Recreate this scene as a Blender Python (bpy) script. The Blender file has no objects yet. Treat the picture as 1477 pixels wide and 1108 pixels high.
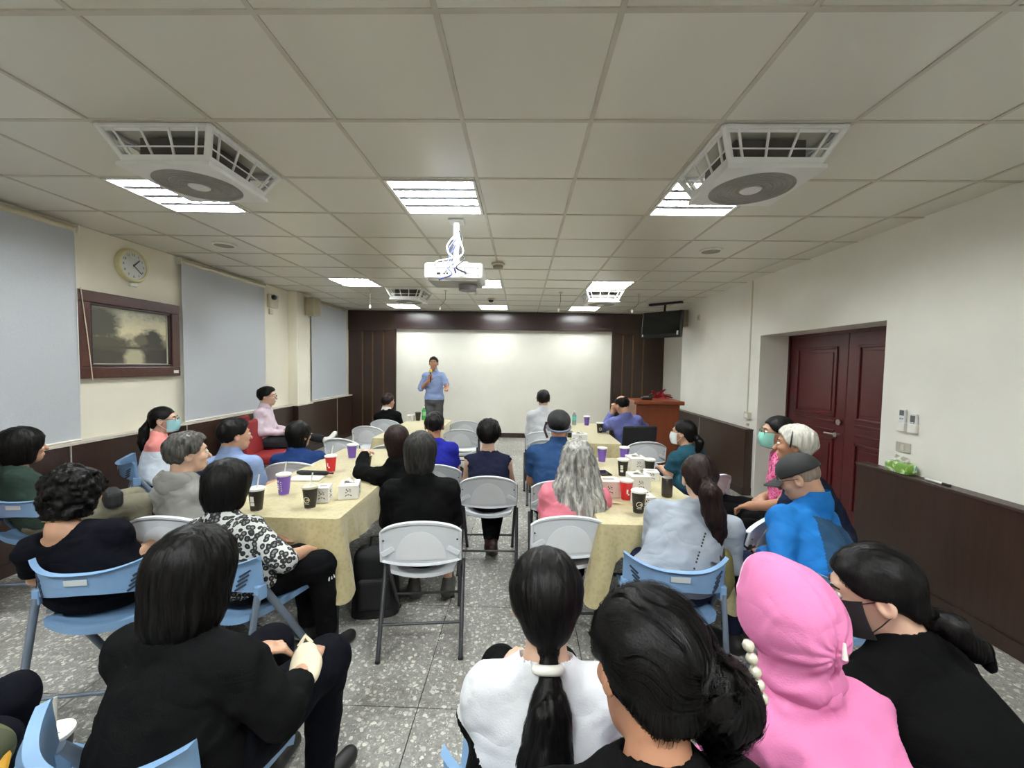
import bpy, math, random
import numpy as np
from mathutils import Vector, Matrix

random.seed(7)
SC = bpy.context.scene
COL = SC.collection

# ---------------------------------------------------------------- camera, world, exposure
CAM_H = 1.62
F_PX, YAW, PITCH, ROLL = 593.64, -0.0253, -0.0472, 0.0170
def make_camera():
    cy, sy, cp, sp = math.cos(YAW), math.sin(YAW), math.cos(PITCH), math.sin(PITCH)
    F = Vector((sy*cp, cy*cp, sp)); R = Vector((cy, -sy, 0)); U = R.cross(F)
    cr, sr = math.cos(ROLL), math.sin(ROLL)
    R2 = R*cr + U*sr; U2 = U*cr - R*sr
    cd = bpy.data.cameras.new('camera'); cam = bpy.data.objects.new('camera', cd)
    COL.objects.link(cam)
    m = Matrix((R2, U2, -F)).transposed().to_4x4(); m.translation = (0, 0, CAM_H)
    cam.matrix_world = m
    cd.sensor_fit = 'HORIZONTAL'; cd.sensor_width = 36.0
    cd.lens = F_PX/1477*36.0
    cd.clip_start = 0.02
    SC.camera = cam
make_camera()

W = bpy.data.worlds.new('overcast_daylight'); SC.world = W
W.use_nodes = True
bg = W.node_tree.nodes['Background']
bg.inputs[0].default_value = (0.80, 0.88, 1.0, 1); bg.inputs[1].default_value = 9.0
SC.view_settings.view_transform = 'Standard'; SC.view_settings.look = 'None'
SC.view_settings.gamma = 1.0; SC.view_settings.use_curve_mapping = False
SC.view_settings.exposure = 1.24
LAMP = 90.0            # strength of the fluorescent tubes
SC.cycles.max_bounces = 8; SC.cycles.diffuse_bounces = 5; SC.cycles.glossy_bounces = 3
SC.cycles.transmission_bounces = 6; SC.cycles.sample_clamp_indirect = 6.0
SC.cycles.use_denoising = True
SC.cycles.caustics_reflective = False; SC.cycles.caustics_refractive = False

# ---------------------------------------------------------------- helpers
def lin(c):
    out = []
    for v in c[:3]:
        v = v/255.0
        out.append(v/12.92 if v <= 0.04045 else ((v+0.055)/1.055)**2.4)
    return (*out, 1.0)
MATS = {}
class N:                                       # small node-tree helper
    def __init__(s, name):
        s.m = bpy.data.materials.new(name); s.m.use_nodes = True
        s.t = s.m.node_tree; s.b = s.t.nodes['Principled BSDF']; s.out = s.t.nodes['Material Output']
    def n(s, typ, **kw):
        x = s.t.nodes.new(typ)
        for k, v in kw.items():
            if hasattr(x, k): setattr(x, k, v)
            else: x.inputs[k.replace('_', ' ')].default_value = v
        return x
    def l(s, a, b): s.t.links.new(a, b)
    def coord(s, kind='Object', scale=(1, 1, 1)):
        c = s.n('ShaderNodeTexCoord'); mp = s.n('ShaderNodeMapping')
        mp.inputs['Scale'].default_value = scale
        s.l(c.outputs[kind], mp.inputs['Vector']); return mp.outputs[0]
    def noise(s, vec, scale, detail=3, rough=.5, dist=0):
        x = s.n('ShaderNodeTexNoise'); s.l(vec, x.inputs['Vector'])
        x.inputs['Scale'].default_value = scale; x.inputs['Detail'].default_value = detail
        x.inputs['Roughness'].default_value = rough; x.inputs['Distortion'].default_value = dist
        return x.outputs['Fac']
    def ramp(s, fac, stops, interp='LINEAR'):
        r = s.n('ShaderNodeValToRGB'); r.color_ramp.interpolation = interp
        e = r.color_ramp.elements
        e[0].position, e[0].color = stops[0]; e[1].position, e[1].color = stops[-1]
        for p, c in stops[1:-1]:
            q = e.new(p); q.color = c
        s.l(fac, r.inputs[0]); return r.outputs[0]
    def bump(s, h, strength=.2, dist=.01):
        b = s.n('ShaderNodeBump'); b.inputs['Strength'].default_value = strength
        b.inputs['Distance'].default_value = dist
        s.l(h, b.inputs['Height']); s.l(b.outputs[0], s.b.inputs['Normal'])
    def base(s, c): s.l(c, s.b.inputs['Base Color'])

def mat(name, col, rough=.5, metal=0., spec=.5, vary=.06, scale=6., bump=0., bscale=60., coords='Object', trans=0., sheen=0., stretch=(1, 1, 1), emit=0.):
    if name in MATS: return MATS[name]
    k = N(name); c = lin(col)
    k.b.inputs['Roughness'].default_value = rough; k.b.inputs['Metallic'].default_value = metal
    k.b.inputs['Specular IOR Level'].default_value = spec
    if sheen: k.b.inputs['Sheen Weight'].default_value = sheen
    v = k.coord(coords, stretch)
    f = k.noise(v, scale, 3)
    d = tuple(max(0, x*(1-vary*1.6)) for x in c[:3])+(1,); e = tuple(min(1, x*(1+vary)) for x in c[:3])+(1,)
    k.base(k.ramp(f, [(.3, d), (.7, e)]))
    if bump: k.bump(k.noise(v, bscale, 2), bump, .004)
    if trans: k.b.inputs['Transmission Weight'].default_value = trans
    if emit:
        k.b.inputs['Emission Color'].default_value = c; k.b.inputs['Emission Strength'].default_value = emit
    MATS[name] = k.m; return k.m

class MB:
    def __init__(s): s.v = []; s.f = []; s.mi = []
    def add(s, vs, fs, mi=0):
        o = len(s.v); s.v += [tuple(p) for p in vs]
        s.f += [tuple(i+o for i in f) for f in fs]; s.mi += [mi]*len(fs)
        return s
    def box(s, c, d, rot=None, mi=0):
        x, y, z = d[0]/2, d[1]/2, d[2]/2
        vs = [Vector(p) for p in ((-x,-y,-z),(x,-y,-z),(x,y,-z),(-x,y,-z),(-x,-y,z),(x,-y,z),(x,y,z),(-x,y,z))]
        if rot is not None: vs = [rot @ p for p in vs]
        c = Vector(c)
        return s.add([p+c for p in vs], [(0,3,2,1),(4,5,6,7),(0,1,5,4),(1,2,6,5),(2,3,7,6),(3,0,4,7)], mi)
    def bb(s, a, b, mi=0):
        return s.box([(a[i]+b[i])/2 for i in range(3)], [abs(b[i]-a[i]) for i in range(3)], None, mi)
    def tube(s, pts, r, n=8, mi=0, caps=True, flat=1.0):
        pts = [Vector(p) for p in pts]; m = len(pts)
        rs = r if isinstance(r, (list, tuple)) else [r]*m
        T = []
        for i in range(m):
            t = (pts[min(i+1, m-1)]-pts[max(i-1, 0)]); T.append(t.normalized() if t.length > 1e-9 else Vector((0,0,1)))
        up = Vector((0,0,1)) if abs(T[0].z) < .9 else Vector((0,1,0))
        a = T[0].cross(up).normalized(); o = len(s.v); vs = []
        for i in range(m):
            a = (a - T[i]*a.dot(T[i])); a = a.normalized() if a.length > 1e-6 else T[i].orthogonal().normalized()
            b = T[i].cross(a)
            for j in range(n):
                th = 2*math.pi*j/n
                vs.append(pts[i] + a*(rs[i]*math.cos(th)) + b*(rs[i]*flat*math.sin(th)))
        fs = []
        for i in range(m-1):
            for j in range(n):
                fs.append((i*n+j, i*n+(j+1) % n, (i+1)*n+(j+1) % n, (i+1)*n+j))
        if caps: fs.append(tuple(range(n))[::-1]); fs.append(tuple((m-1)*n+j for j in range(n)))
        return s.add(vs, fs, mi)
    def lathe(s, prof, c=(0,0,0), n=24, mi=0, axis='z'):
        vs = []; fs = []; m = len(prof); c = Vector(c)
        for r, z in prof:
            for j in range(n):
                th = 2*math.pi*j/n
                p = (r*math.cos(th), r*math.sin(th), z)
                if axis == 'y': p = (p[0], p[2], p[1])
                if axis == 'x': p = (p[2], p[0], p[1])
                vs.append(Vector(p)+c)
        for i in range(m-1):
            for j in range(n): fs.append((i*n+j, i*n+(j+1) % n, (i+1)*n+(j+1) % n, (i+1)*n+j))
        if prof[0][0] > 1e-5: fs.append(tuple(range(n))[::-1])
        if prof[-1][0] > 1e-5: fs.append(tuple((m-1)*n+j for j in range(n)))
        if axis == 'y': fs = [f[::-1] for f in fs]
        return s.add(vs, fs, mi)
    def prism(s, poly, fn, mi=0):               # poly: 2D outline; fn(u,v,k) -> 3D for k=0 (front) and 1 (back)
        n = len(poly)
        vs = [fn(u, v, 0) for u, v in poly]+[fn(u, v, 1) for u, v in poly]
        fs = [tuple(range(n)), tuple(range(2*n-1, n-1, -1))]
        fs += [(i, i+n, (i+1) % n+n, (i+1) % n) for i in range(n)]
        return s.add(vs, fs, mi)
    def sheet(s, nu, nv, fn, mi=0, thick=None):  # fn(u,v) in 0..1 -> 3D ; thick -> fn2(u,v) back side
        vs = [fn(i/nu, j/nv) for j in range(nv+1) for i in range(nu+1)]
        w = nu+1
        fs = [(j*w+i, j*w+i+1, (j+1)*w+i+1, (j+1)*w+i) for j in range(nv) for i in range(nu)]
        if thick:
            k = len(vs); vs += [thick(i/nu, j/nv) for j in range(nv+1) for i in range(nu+1)]
            fs += [(k+j*w+i, k+(j+1)*w+i, k+(j+1)*w+i+1, k+j*w+i+1) for j in range(nv) for i in range(nu)]
            rim = [i for i in range(w)]+[j*w+nu for j in range(1, nv+1)]+[nv*w+i for i in range(nu-1, -1, -1)]+[j*w for j in range(nv-1, 0, -1)]
            q = len(rim)
            fs += [(rim[i], k+rim[i], k+rim[(i+1) % q], rim[(i+1) % q]) for i in range(q)]
        return s.add(vs, fs, mi)
    def build(s, name, m, parent=None, smooth=None, bevel=0, seg=2):
        me = bpy.data.meshes.new(name); me.from_pydata(s.v, [], s.f)
        for x in (m if isinstance(m, (list, tuple)) else [m]): me.materials.append(x)
        if any(s.mi): me.polygons.foreach_set('material_index', s.mi)
        me.update()
        if smooth is not None:
            me.shade_smooth()
            if smooth < 180: me.set_sharp_from_angle(angle=math.radians(smooth))
        o = link(name, me, parent)
        if bevel:
            b = o.modifiers.new('bevel', 'BEVEL'); b.width = bevel; b.segments = seg; b.limit_method = 'ANGLE'; b.angle_limit = math.radians(40)
        return o
def link(name, data, parent=None):
    o = bpy.data.objects.new(name, data); COL.objects.link(o)
    if parent is not None: o.parent = parent
    return o
def tag(o, label=None, cat=None, group=None, kind=None):
    if label: o['label'] = label
    if cat: o['category'] = cat
    if group: o['group'] = group
    if kind: o['kind'] = kind
    return o
def thing(name, label, cat, loc=(0,0,0), rz=0, group=None):
    o = link(name, None); o.location = loc; o.rotation_euler = (0, 0, rz)
    o.empty_display_size = .1
    return tag(o, label, cat, group)
def copy_tree(o, parent=None):
    c = o.copy(); COL.objects.link(c)
    if parent is not None: c.parent = parent
    for ch in list(o.children): copy_tree(ch, c)
    return c
def place(proto, used, loc, rz, label, group=None):
    o = proto if not used else copy_tree(proto)
    used.append(1); o.location = loc; o.rotation_euler = (0, 0, rz); tag(o, label, None, group)
    return o
def text(body, size, m, parent, loc, rot, name='lettering', ext=.0004, align='CENTER'):
    cu = bpy.data.curves.new(name, 'FONT'); cu.body = body; cu.size = size; cu.extrude = ext
    cu.align_x = align; cu.align_y = 'CENTER'; cu.materials.append(m); cu.resolution_u = 3
    key = (body, size, m.name)
    if key not in TXT:
        tmp = bpy.data.objects.new('tmp', cu); me = bpy.data.meshes.new_from_object(tmp); bpy.data.objects.remove(tmp)
        if not me.materials: me.materials.append(m)
        TXT[key] = me
    o = link(name, TXT[key], parent); o.location = loc; o.rotation_euler = rot
    return o
TXT = {}
RX = lambda a: Matrix.Rotation(a, 3, 'X')
RY = lambda a: Matrix.Rotation(a, 3, 'Y')
RZ = lambda a: Matrix.Rotation(a, 3, 'Z')
def struct(name, mb, m, parent=None, label=None, **k):
    o = mb.build(name, m, parent, **k)
    if parent is None: tag(o, label, None, None, 'structure')
    return o

# ---------------------------------------------------------------- materials of the room
def terrazzo():
    k = N('terrazzo'); g = k.n('ShaderNodeNewGeometry'); oi = k.n('ShaderNodeObjectInfo')
    vec = g.outputs['Position']
    def chips(scale, thr, soft=.04):
        # distort the lookup so that the chips are angular and uneven
        nz = k.n('ShaderNodeTexNoise'); k.l(vec, nz.inputs['Vector']); nz.inputs['Scale'].default_value = scale*.7
        mx = k.n('ShaderNodeMix', data_type='VECTOR'); mx.inputs[0].default_value = .035
        k.l(vec, mx.inputs[4]); k.l(nz.outputs['Color'], mx.inputs[5])
        v = k.n('ShaderNodeTexVoronoi'); v.inputs['Scale'].default_value = scale; k.l(mx.outputs[1], v.inputs['Vector'])
        cr = k.n('ShaderNodeSeparateColor'); k.l(v.outputs['Color'], cr.inputs[0])
        size = k.n('ShaderNodeMath', operation='MULTIPLY'); size.inputs[1].default_value = thr; k.l(cr.outputs[0], size.inputs[0])
        sub = k.n('ShaderNodeMath', operation='SUBTRACT'); k.l(size.outputs[0], sub.inputs[0]); k.l(v.outputs['Distance'], sub.inputs[1])
        mr = k.n('ShaderNodeMapRange'); mr.inputs[1].default_value = 0; mr.inputs[2].default_value = soft
        k.l(sub.outputs[0], mr.inputs[0]); return mr.outputs[0], cr.outputs[1]
    base = k.ramp(k.noise(vec, 30, 6, .7), [(.3, lin((128, 126, 122))), (.7, lin((176, 174, 168)))])
    def mixc(fac, a, b):
        m = k.n('ShaderNodeMix', data_type='RGBA'); k.l(fac, m.inputs[0]); k.l(a, m.inputs[6]); k.l(b, m.inputs[7]); return m.outputs[2]
    f1, t1 = chips(42, .54); f2, t2 = chips(85, .52); f3, t3 = chips(120, .5)
    white = k.ramp(t1, [(0, lin((196, 194, 187))), (1, lin((240, 238, 230)))])
    grey = k.ramp(t2, [(0, lin((132, 130, 126))), (.5, lin((196, 193, 186))), (1, lin((228, 225, 217)))])
    dark = k.ramp(t3, [(0, lin((88, 86, 84))), (.6, lin((168, 165, 159))), (1, lin((214, 211, 204)))])
    c = mixc(f3, base, dark); c = mixc(f2, c, grey); c = mixc(f1, c, white)
    # wear: broad dull patches of the floor itself, one tint for each tile
    st = k.ramp(k.noise(vec, 1.1, 4, .6), [(.3, (.72, .71, .70, 1)), (.65, (1, 1, 1, 1))])
    m = k.n('ShaderNodeMix', data_type='RGBA', blend_type='MULTIPLY'); m.inputs[0].default_value = 1
    k.l(c, m.inputs[6]); k.l(st, m.inputs[7])
    tint = k.ramp(oi.outputs['Random'], [(0, (.93, .93, .93, 1)), (1, (1, 1, 1, 1))])
    m2 = k.n('ShaderNodeMix', data_type='RGBA', blend_type='MULTIPLY'); m2.inputs[0].default_value = 1
    k.l(m.outputs[2], m2.inputs[6]); k.l(tint, m2.inputs[7]); k.base(m2.outputs[2])
    k.b.inputs['Roughness'].default_value = .34; k.b.inputs['Specular IOR Level'].default_value = .45
    return k.m
def plaster(name, col):
    k = N(name); v = k.coord('Object')
    a = k.noise(v, 1.4, 4, .6); c = lin(col)
    k.base(k.ramp(a, [(.3, tuple(x*.93 for x in c[:3])+(1,)), (.62, c)]))
    k.b.inputs['Roughness'].default_value = .75; k.bump(k.noise(v, 45, 3), .12, .004)
    return k.m
def wood(name, a, b, rough=.3, stretch=(14, 14, .7), scale=3):
    k = N(name); v = k.coord('Object', stretch)
    f = k.noise(v, scale, 5, .6, .6)
    k.base(k.ramp(f, [(.25, lin(a)), (.75, lin(b))])); k.b.inputs['Roughness'].default_value = rough
    k.bump(f, .06, .002); return k.m
M_FLOOR = terrazzo()
M_JOINT = mat('joint', (52, 50, 48), .9)
M_WALL = plaster('cream_plaster', (236, 231, 214))
M_WHITEWALL = plaster('white_plaster', (240, 238, 230))
M_PANEL = wood('dark_brown_laminate', (44, 29, 23), (58, 40, 32), .34)
M_PANELR = wood('grey_brown_laminate', (52, 38, 31), (66, 50, 42), .38)
M_HEAD = wood('purple_brown_laminate', (48, 32, 34), (60, 42, 42), .3, (.7, 14, 14))
M_GOLD = mat('brass_strip', (120, 92, 62), .4, .6)
M_STRIP = mat('aluminium_strip', (196, 192, 184), .4, .4)
M_LEDGE = mat('white_ledge', (206, 200, 188), .5)
M_SCREEN = plaster('projection_white', (238, 235, 224))
def ceil_mat():
    k = N('ceiling_board'); v = k.coord('Object'); oi = k.n('ShaderNodeObjectInfo')
    k.base(k.ramp(oi.outputs['Random'], [(0, lin((212, 210, 198))), (1, lin((221, 219, 208)))]))
    k.b.inputs['Roughness'].default_value = .3; k.b.inputs['Specular IOR Level'].default_value = .45
    k.bump(k.noise(v, 9, 3), .05, .004); return k.m
M_CEIL = ceil_mat()
M_TBAR = mat('ceiling_grid_bar', (196, 191, 178), .5)
M_DARKGAP = mat('dark_void', (40, 38, 36), .9)
M_TRIMWHITE = mat('white_paint', (235, 233, 226), .45)
M_PLASTIC = mat('white_plastic', (224, 226, 226), .35, vary=.02)
M_CREAMPL = mat('ivory_plastic', (206, 200, 182), .45, vary=.03)
M_BLACKPL = mat('black_plastic', (18, 18, 20), .35)
M_METAL = mat('brushed_steel', (190, 188, 184), .3, .9)
M_DARKMETAL = mat('dark_grey_tube', (74, 74, 78), .42, .5)
M_GLASS = mat('window_glass', (235, 240, 242), .03, trans=1.0, vary=0)
M_INK = mat('dark_ink', (46, 40, 38), .6)
M_WHITEINK = mat('white_ink', (240, 240, 238), .6)
# ================================================================ ROOM SHELL
XL, XR, YF, YB, HC = -3.85, 2.94, 9.08, -2.4, 2.753
ZT = 3.02
XE = 3.75                                  # far side of the recess beside the stage wall
# ---- floor: slab and terrazzo tiles
fl = struct('floor', MB().bb((XL-.2, YB-.2, -.12), (XE, YF+.2, -.006)), M_JOINT, label='grey terrazzo tile floor of the meeting room')
fx = [XL]; x = -.465-.82*4
while x < XE:
    if x > XL+.02: fx.append(x)
    x += .82
fx.append(XE); fy = [YB]; y = 1.85-.82*6
while y < YF:
    if y > YB+.02: fy.append(y)
    y += .82
fy.append(YF); cache = {}
for i in range(len(fx)-1):
    for j in range(len(fy)-1):
        w, d = fx[i+1]-fx[i]-.005, fy[j+1]-fy[j]-.005
        if w < .02 or d < .02: continue
        key = (round(w, 3), round(d, 3))
        if key not in cache:
            o = MB().box((0, 0, -.003), (w, d, .006)).build('tile', M_FLOOR, fl, bevel=0); cache[key] = o.data
        else: o = link('tile', cache[key], fl)
        o.location = ((fx[i]+fx[i+1])/2, (fy[j]+fy[j+1])/2, 0)
# ---- ceiling
ce = struct('ceiling', MB().bb((XL-.2, YB-.2, ZT), (XE, YF+.2, ZT+.1)), M_DARKGAP, label='suspended ceiling of square satin boards in a metal grid')
GX0, GY0, G = -.3026, 1.3755, .6
gx = [GX0+G*i for i in range(-6, 8)]; gy = [GY0+G*j for j in range(-7, 13)]
gxx = [XL]+[g for g in gx if XL+.03 < g < XE-.03]+[XE]; gyy = [YB]+[g for g in gy if YB+.03 < g < YF-.03]+[YF]
def cell(i, j): return (GX0+G*(i+.5), GY0+G*(j+.5))
LIGHTS = [(-4, 2), (-1, 2), (2, 2), (-4, 7), (-1, 7), (2, 7), (-4, 11), (-1, 11), (2, 11), (-4, -3), (-1, -3), (2, -3)]
FANS = [(-3, 1), (2, 1), (-3, 8), (2, 8)]
skip = {(round(cell(*c)[0], 2), round(cell(*c)[1], 2)) for c in LIGHTS}
rr = random.Random(3); cache = {}
for i in range(len(gxx)-1):
    for j in range(len(gyy)-1):
        cx, cy = (gxx[i]+gxx[i+1])/2, (gyy[j]+gyy[j+1])/2
        w, d = gxx[i+1]-gxx[i]-.004, gyy[j+1]-gyy[j]-.004
        if (round(cx, 2), round(cy, 2)) in skip: continue
        key = (round(w, 3), round(d, 3))
        if key not in cache: o = MB().box((0, 0, .006), (w, d, .012)).build('tile', M_CEIL, ce); cache[key] = o.data
        else: o = link('tile', cache[key], ce)
        o.location = (cx, cy, HC+.004+rr.uniform(0, .003)); o.rotation_euler = (rr.gauss(0, .0022), rr.gauss(0, .0022), 0)
for g in gxx: MB().bb((g-.010, YB, HC), (g+.010, YF, HC+.02)).build('grid_bar', M_TBAR, ce)
for g in gyy: MB().bb((XL, g-.010, HC+.0004), (XE, g+.010, HC+.02)).build('grid_bar', M_TBAR, ce)
# ---- left wall with three window openings
OPEN = [(1.0, 3.22), (4.66, 5.86), (7.5, 8.6)]; ZS, ZH = .90, 2.62
mb = MB(); t = .24; a = YB
for y0, y1 in OPEN:
    mb.bb((XL-t, a, 0), (XL, y0, ZT)); mb.bb((XL-t, y0, 0), (XL, y1, ZS)); mb.bb((XL-t, y0, ZH), (XL, y1, ZT)); a = y1
mb.bb((XL-t, a, 0), (XL, YF+.2, ZT))
struct('wall_left', mb, M_WALL, label='cream plastered side wall with three blinded windows')
struct('wall_column', MB().bb((XL, 6.67, 0), (XL+.15, 7.08, HC)), M_WALL, label='cream plastered column between the second and third blind', bevel=.006)
for n, (y0, y1) in enumerate(OPEN):
    w = MB()
    xw = XL-.16
    for (ya, yb, za, zb) in ((y0, y1, ZS, ZS+.05), (y0, y1, ZH-.05, ZH), (y0, y0+.05, ZS, ZH), (y1-.05, y1, ZS, ZH), ((y0+y1)/2-.03, (y0+y1)/2+.03, ZS, ZH)):
        w.bb((xw-.03, ya, za), (xw+.03, yb, zb))
    o = struct('window_%d' % (n+1), w, M_TRIMWHITE, label='white framed sliding window behind the %s roller blind' % ('first', 'second', 'third')[n])
    for q in range(2):
        ya = y0+.05 if q == 0 else (y0+y1)/2+.03
        MB().bb((xw-.003, ya, ZS+.05), (xw+.003, ya+(y1-y0)/2-.08, ZH-.05)).build('pane', M_GLASS, o)
# ---- wainscot, left
WL = .88
tw = struct('trim_1', MB().bb((XL, YB, WL), (XL+.10, 6.66, WL+.022)).bb((XL+.15, 6.6, WL), (XL+.19, 7.1, WL+.022)).bb((XL, 7.09, WL), (XL+.10, YF-.1, WL+.022)), M_LEDGE, label='pale ledge on top of the dark wainscot under the blinds')
wl = struct('trim_2', MB().bb((XL, YB, 0), (XL+.05, YF-.1, .08)).bb((XL+.05, YB, 0), (XL+.102, YF-.12, .09)), M_PANEL, label='dark skirting at the foot of the wainscot under the blinds')
cuts = [YB, -1.1, .9, 2.1, 3.31, 4.5, 5.65, 6.66]
for i in range(len(cuts)-1):
    MB().bb((XL, cuts[i]+.006, .08), (XL+.09, cuts[i+1]-.006, WL)).build('panel', M_PANEL, wl, bevel=.003)
    if i: MB().bb((XL+.07, cuts[i]-.005, .3), (XL+.094, cuts[i]+.005, WL)).build('joint_strip', M_STRIP, wl)
MB().bb((XL+.152, 6.63, .08), (XL+.185, 7.1, WL)).build('panel', M_PANEL, wl, bevel=.003)
MB().bb((XL, 6.63, .08), (XL+.152, 6.667, WL)).build('panel', M_PANEL, wl, bevel=.003)
for ya, yb in ((7.1, 8.25), (8.26, YF-.1)):
    MB().bb((XL, ya+.004, .08), (XL+.09, yb-.004, WL)).build('panel', M_PANEL, wl, bevel=.003)
MB().bb((XL+.07, 8.25, .1), (XL+.094, 8.26, WL)).build('joint_strip', M_STRIP, wl)
# ---- front wall
struct('wall_front', MB().bb((XL-.2, YF, 0), (XE, YF+.2, ZT)), M_WHITEWALL, label='front wall behind the stage panels and white projection field')
sc = struct('trim_3', MB().bb((-2.8, YF-.012, .1), (1.93, YF, 2.37)), M_SCREEN, label='large white projection field in the middle of the front wall')
MB().bb((-2.8, YF-.03, 0), (1.93, YF-.012, .1)).build('baseboard', M_PANEL, sc)
hd = struct('trim_4', MB().bb((-2.8, YF-.10, 2.37), (1.93, YF-.001, HC)), M_HEAD, label='wide purple-brown header board above the white projection field', bevel=.004)
MB().bb((-2.8, YF-.115, 2.365), (1.93, YF-.10, 2.395)).build('moulding', M_PANEL, hd)
for n, (xa, xb, strips, lb) in enumerate(((XL, -2.8, (-3.53, -3.31, -3.07), 'tall dark brown stage panel with brass strips beside the blinds'), (1.93, 3.05, (2.16, 2.38, 2.6), 'tall dark brown stage panel with brass strips behind the lectern'))):
    o = struct('trim_%d' % (5+n), MB().bb((xa, YF-.06, 0), (xb, YF-.001, HC)), M_PANEL, label=lb)
    xs = [xa]+[(s) for s in strips]+[xb]
    for i in range(4):
        MB().bb((xs[i]+.014, YF-.085, .1), (xs[i+1]-.014, YF-.06, 2.32)).build('panel', M_PANEL, o, bevel=.004)
    for s in strips: MB().bb((s-.011, YF-.082, .1), (s+.011, YF-.06, 2.29)).build('brass_strip', M_GOLD, o)
    MB().bb((xa, YF-.088, 2.325), (xb, YF-.06, HC)).build('panel', M_PANEL, o, bevel=.004)
    MB().bb((xa, YF-.092, 0), (xb, YF-.06, .095)).build('baseboard', M_PANEL, o)
# ---- right wall with the deep door opening
DY0, DY1, DZ, XD = 3.43, 5.20, 2.03, 3.30
YE = 7.72
mb = MB().bb((XR, YB, 0), (XD+.1, DY0, ZT)).bb((XR, DY0, DZ), (XD+.1, DY1, ZT)).bb((XR, DY1, 0), (XD+.1, YE, ZT))
struct('wall_right', mb, M_WHITEWALL, label='off-white plastered side wall with the red door')
struct('wall_recess', MB().bb((XE-.12, YE-.3, 0), (XE, YF, ZT)).bb((XD+.1, YE-.3, 0), (XE, YE-.2, ZT)), M_WHITEWALL, label='white side of the recess behind the hanging television')
struct('wall_back', MB().bb((XL-.2, YB-.2, 0), (XD+.2, YB, ZT)), M_WHITEWALL, label='plain wall at the rear of the room')
M_REDDOOR = mat('deep_red_paint', (74, 13, 18), .3, vary=.06, scale=3)
def door_leaf(name, y0, y1, label, handle_side=None):
    x = XD
    o = struct(name, MB().bb((x, y0, .005), (x+.045, y1, DZ-.03)), M_REDDOOR, label=label, bevel=.003)
    def fr(ya, yb, za, zb):
        m = MB(); b = .028
        for c in ((ya, yb, za, za+b), (ya, yb, zb-b, zb), (ya, ya+b, za, zb), (yb-b, yb, za, zb)):
            m.bb((x-.014, c[0], c[2]), (x+.001, c[1], c[3]))
        m.build('panel_moulding', M_REDDOOR, o, bevel=.006)
        MB().bb((x-.008, ya+.06, za+.06), (x+.001, yb-.06, zb-.06)).build('panel', M_REDDOOR, o, bevel=.007)
    e = .13
    fr(y0+e, y1-e, 1.12, DZ-.16); fr(y0+e, y1-e, .93, 1.06) if False else None
    fr(y0+e, y1-e, .20, .90)
    MB().bb((x-.012, y0+e, .965), (x+.001, y1-e, .99)).build('rail_moulding', M_REDDOOR, o, bevel=.004)
    MB().bb((x-.012, y0+e, 1.06), (x+.001, y1-e, 1.085)).build('rail_moulding', M_REDDOOR, o, bevel=.004)
    return o
d1 = door_leaf('door_1', 4.275, DY1-.03, 'deep red panelled door leaf with a steel lever handle')
d2 = door_leaf('door_2', DY0+.02, 4.265, 'deep red panelled door leaf without a handle beside the switch')
h = MB().lathe([(.026, 0), (.026, .012), (.012, .016), (.012, .05)], (XD-.05, 4.335, .95), 16, axis='x').build('lever_handle', M_METAL, d1, smooth=40)
MB().tube([(XD-.045, 4.335, .95), (XD-.05, 4.36, .952), (XD-.05, 4.48, .948)], .010, 8).build('lever', M_METAL, h, smooth=50)
MB().lathe([(.03, 0), (.03, .01), (.018, .016), (.018, .022)], (XD-.022, 4.335, 1.08), 16, axis='x').build('lock_cylinder', M_METAL, d1, smooth=40)
mb = MB().bb((XD-.015, DY1-.03, 0), (XD+.06, DY1, DZ)).bb((XD-.015, DY0, DZ-.03), (XD+.06, DY1, DZ)).bb((XD-.015, DY0, 0), (XD+.06, DY0+.02, DZ))
struct('trim_7', mb, M_REDDOOR, label='thin red frame around the double door')
# ---- wainscot, right
WR = .85
wr = struct('trim_8', MB().bb((XR-.115, YB, 0), (XR, 3.53, .095)).bb((XR-.115, 5.26, 0), (XR, 7.66, .095)), M_PANEL, label='dark skirting at the foot of the wainscot by the red door')
cr_ = [YB, -.4, 1.7, 3.52]
for i in range(3): MB().bb((XR-.10, cr_[i]+.002, .095), (XR, cr_[i+1]-.002, WR-.02)).build('panel', M_PANEL, wr, bevel=.002)
for ya, yb in ((5.27, 6.62), (6.632, 7.65)): MB().bb((XR-.10, ya, .095), (XR, yb, WR-.02)).build('panel', M_PANELR, wr, bevel=.002)
MB().bb((XR-.104, 6.62, .095), (XR-.05, 6.632, WR-.02)).build('joint_strip', M_STRIP, wr)
struct('trim_9', MB().bb((XR-.11, YB, WR-.02), (XR, 3.53, WR)).bb((XR-.11, 5.26, WR-.02), (XR, 7.66, WR)), M_PANELR, label='dark ledge on top of the wainscot on both sides of the red door', bevel=.003)

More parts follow.
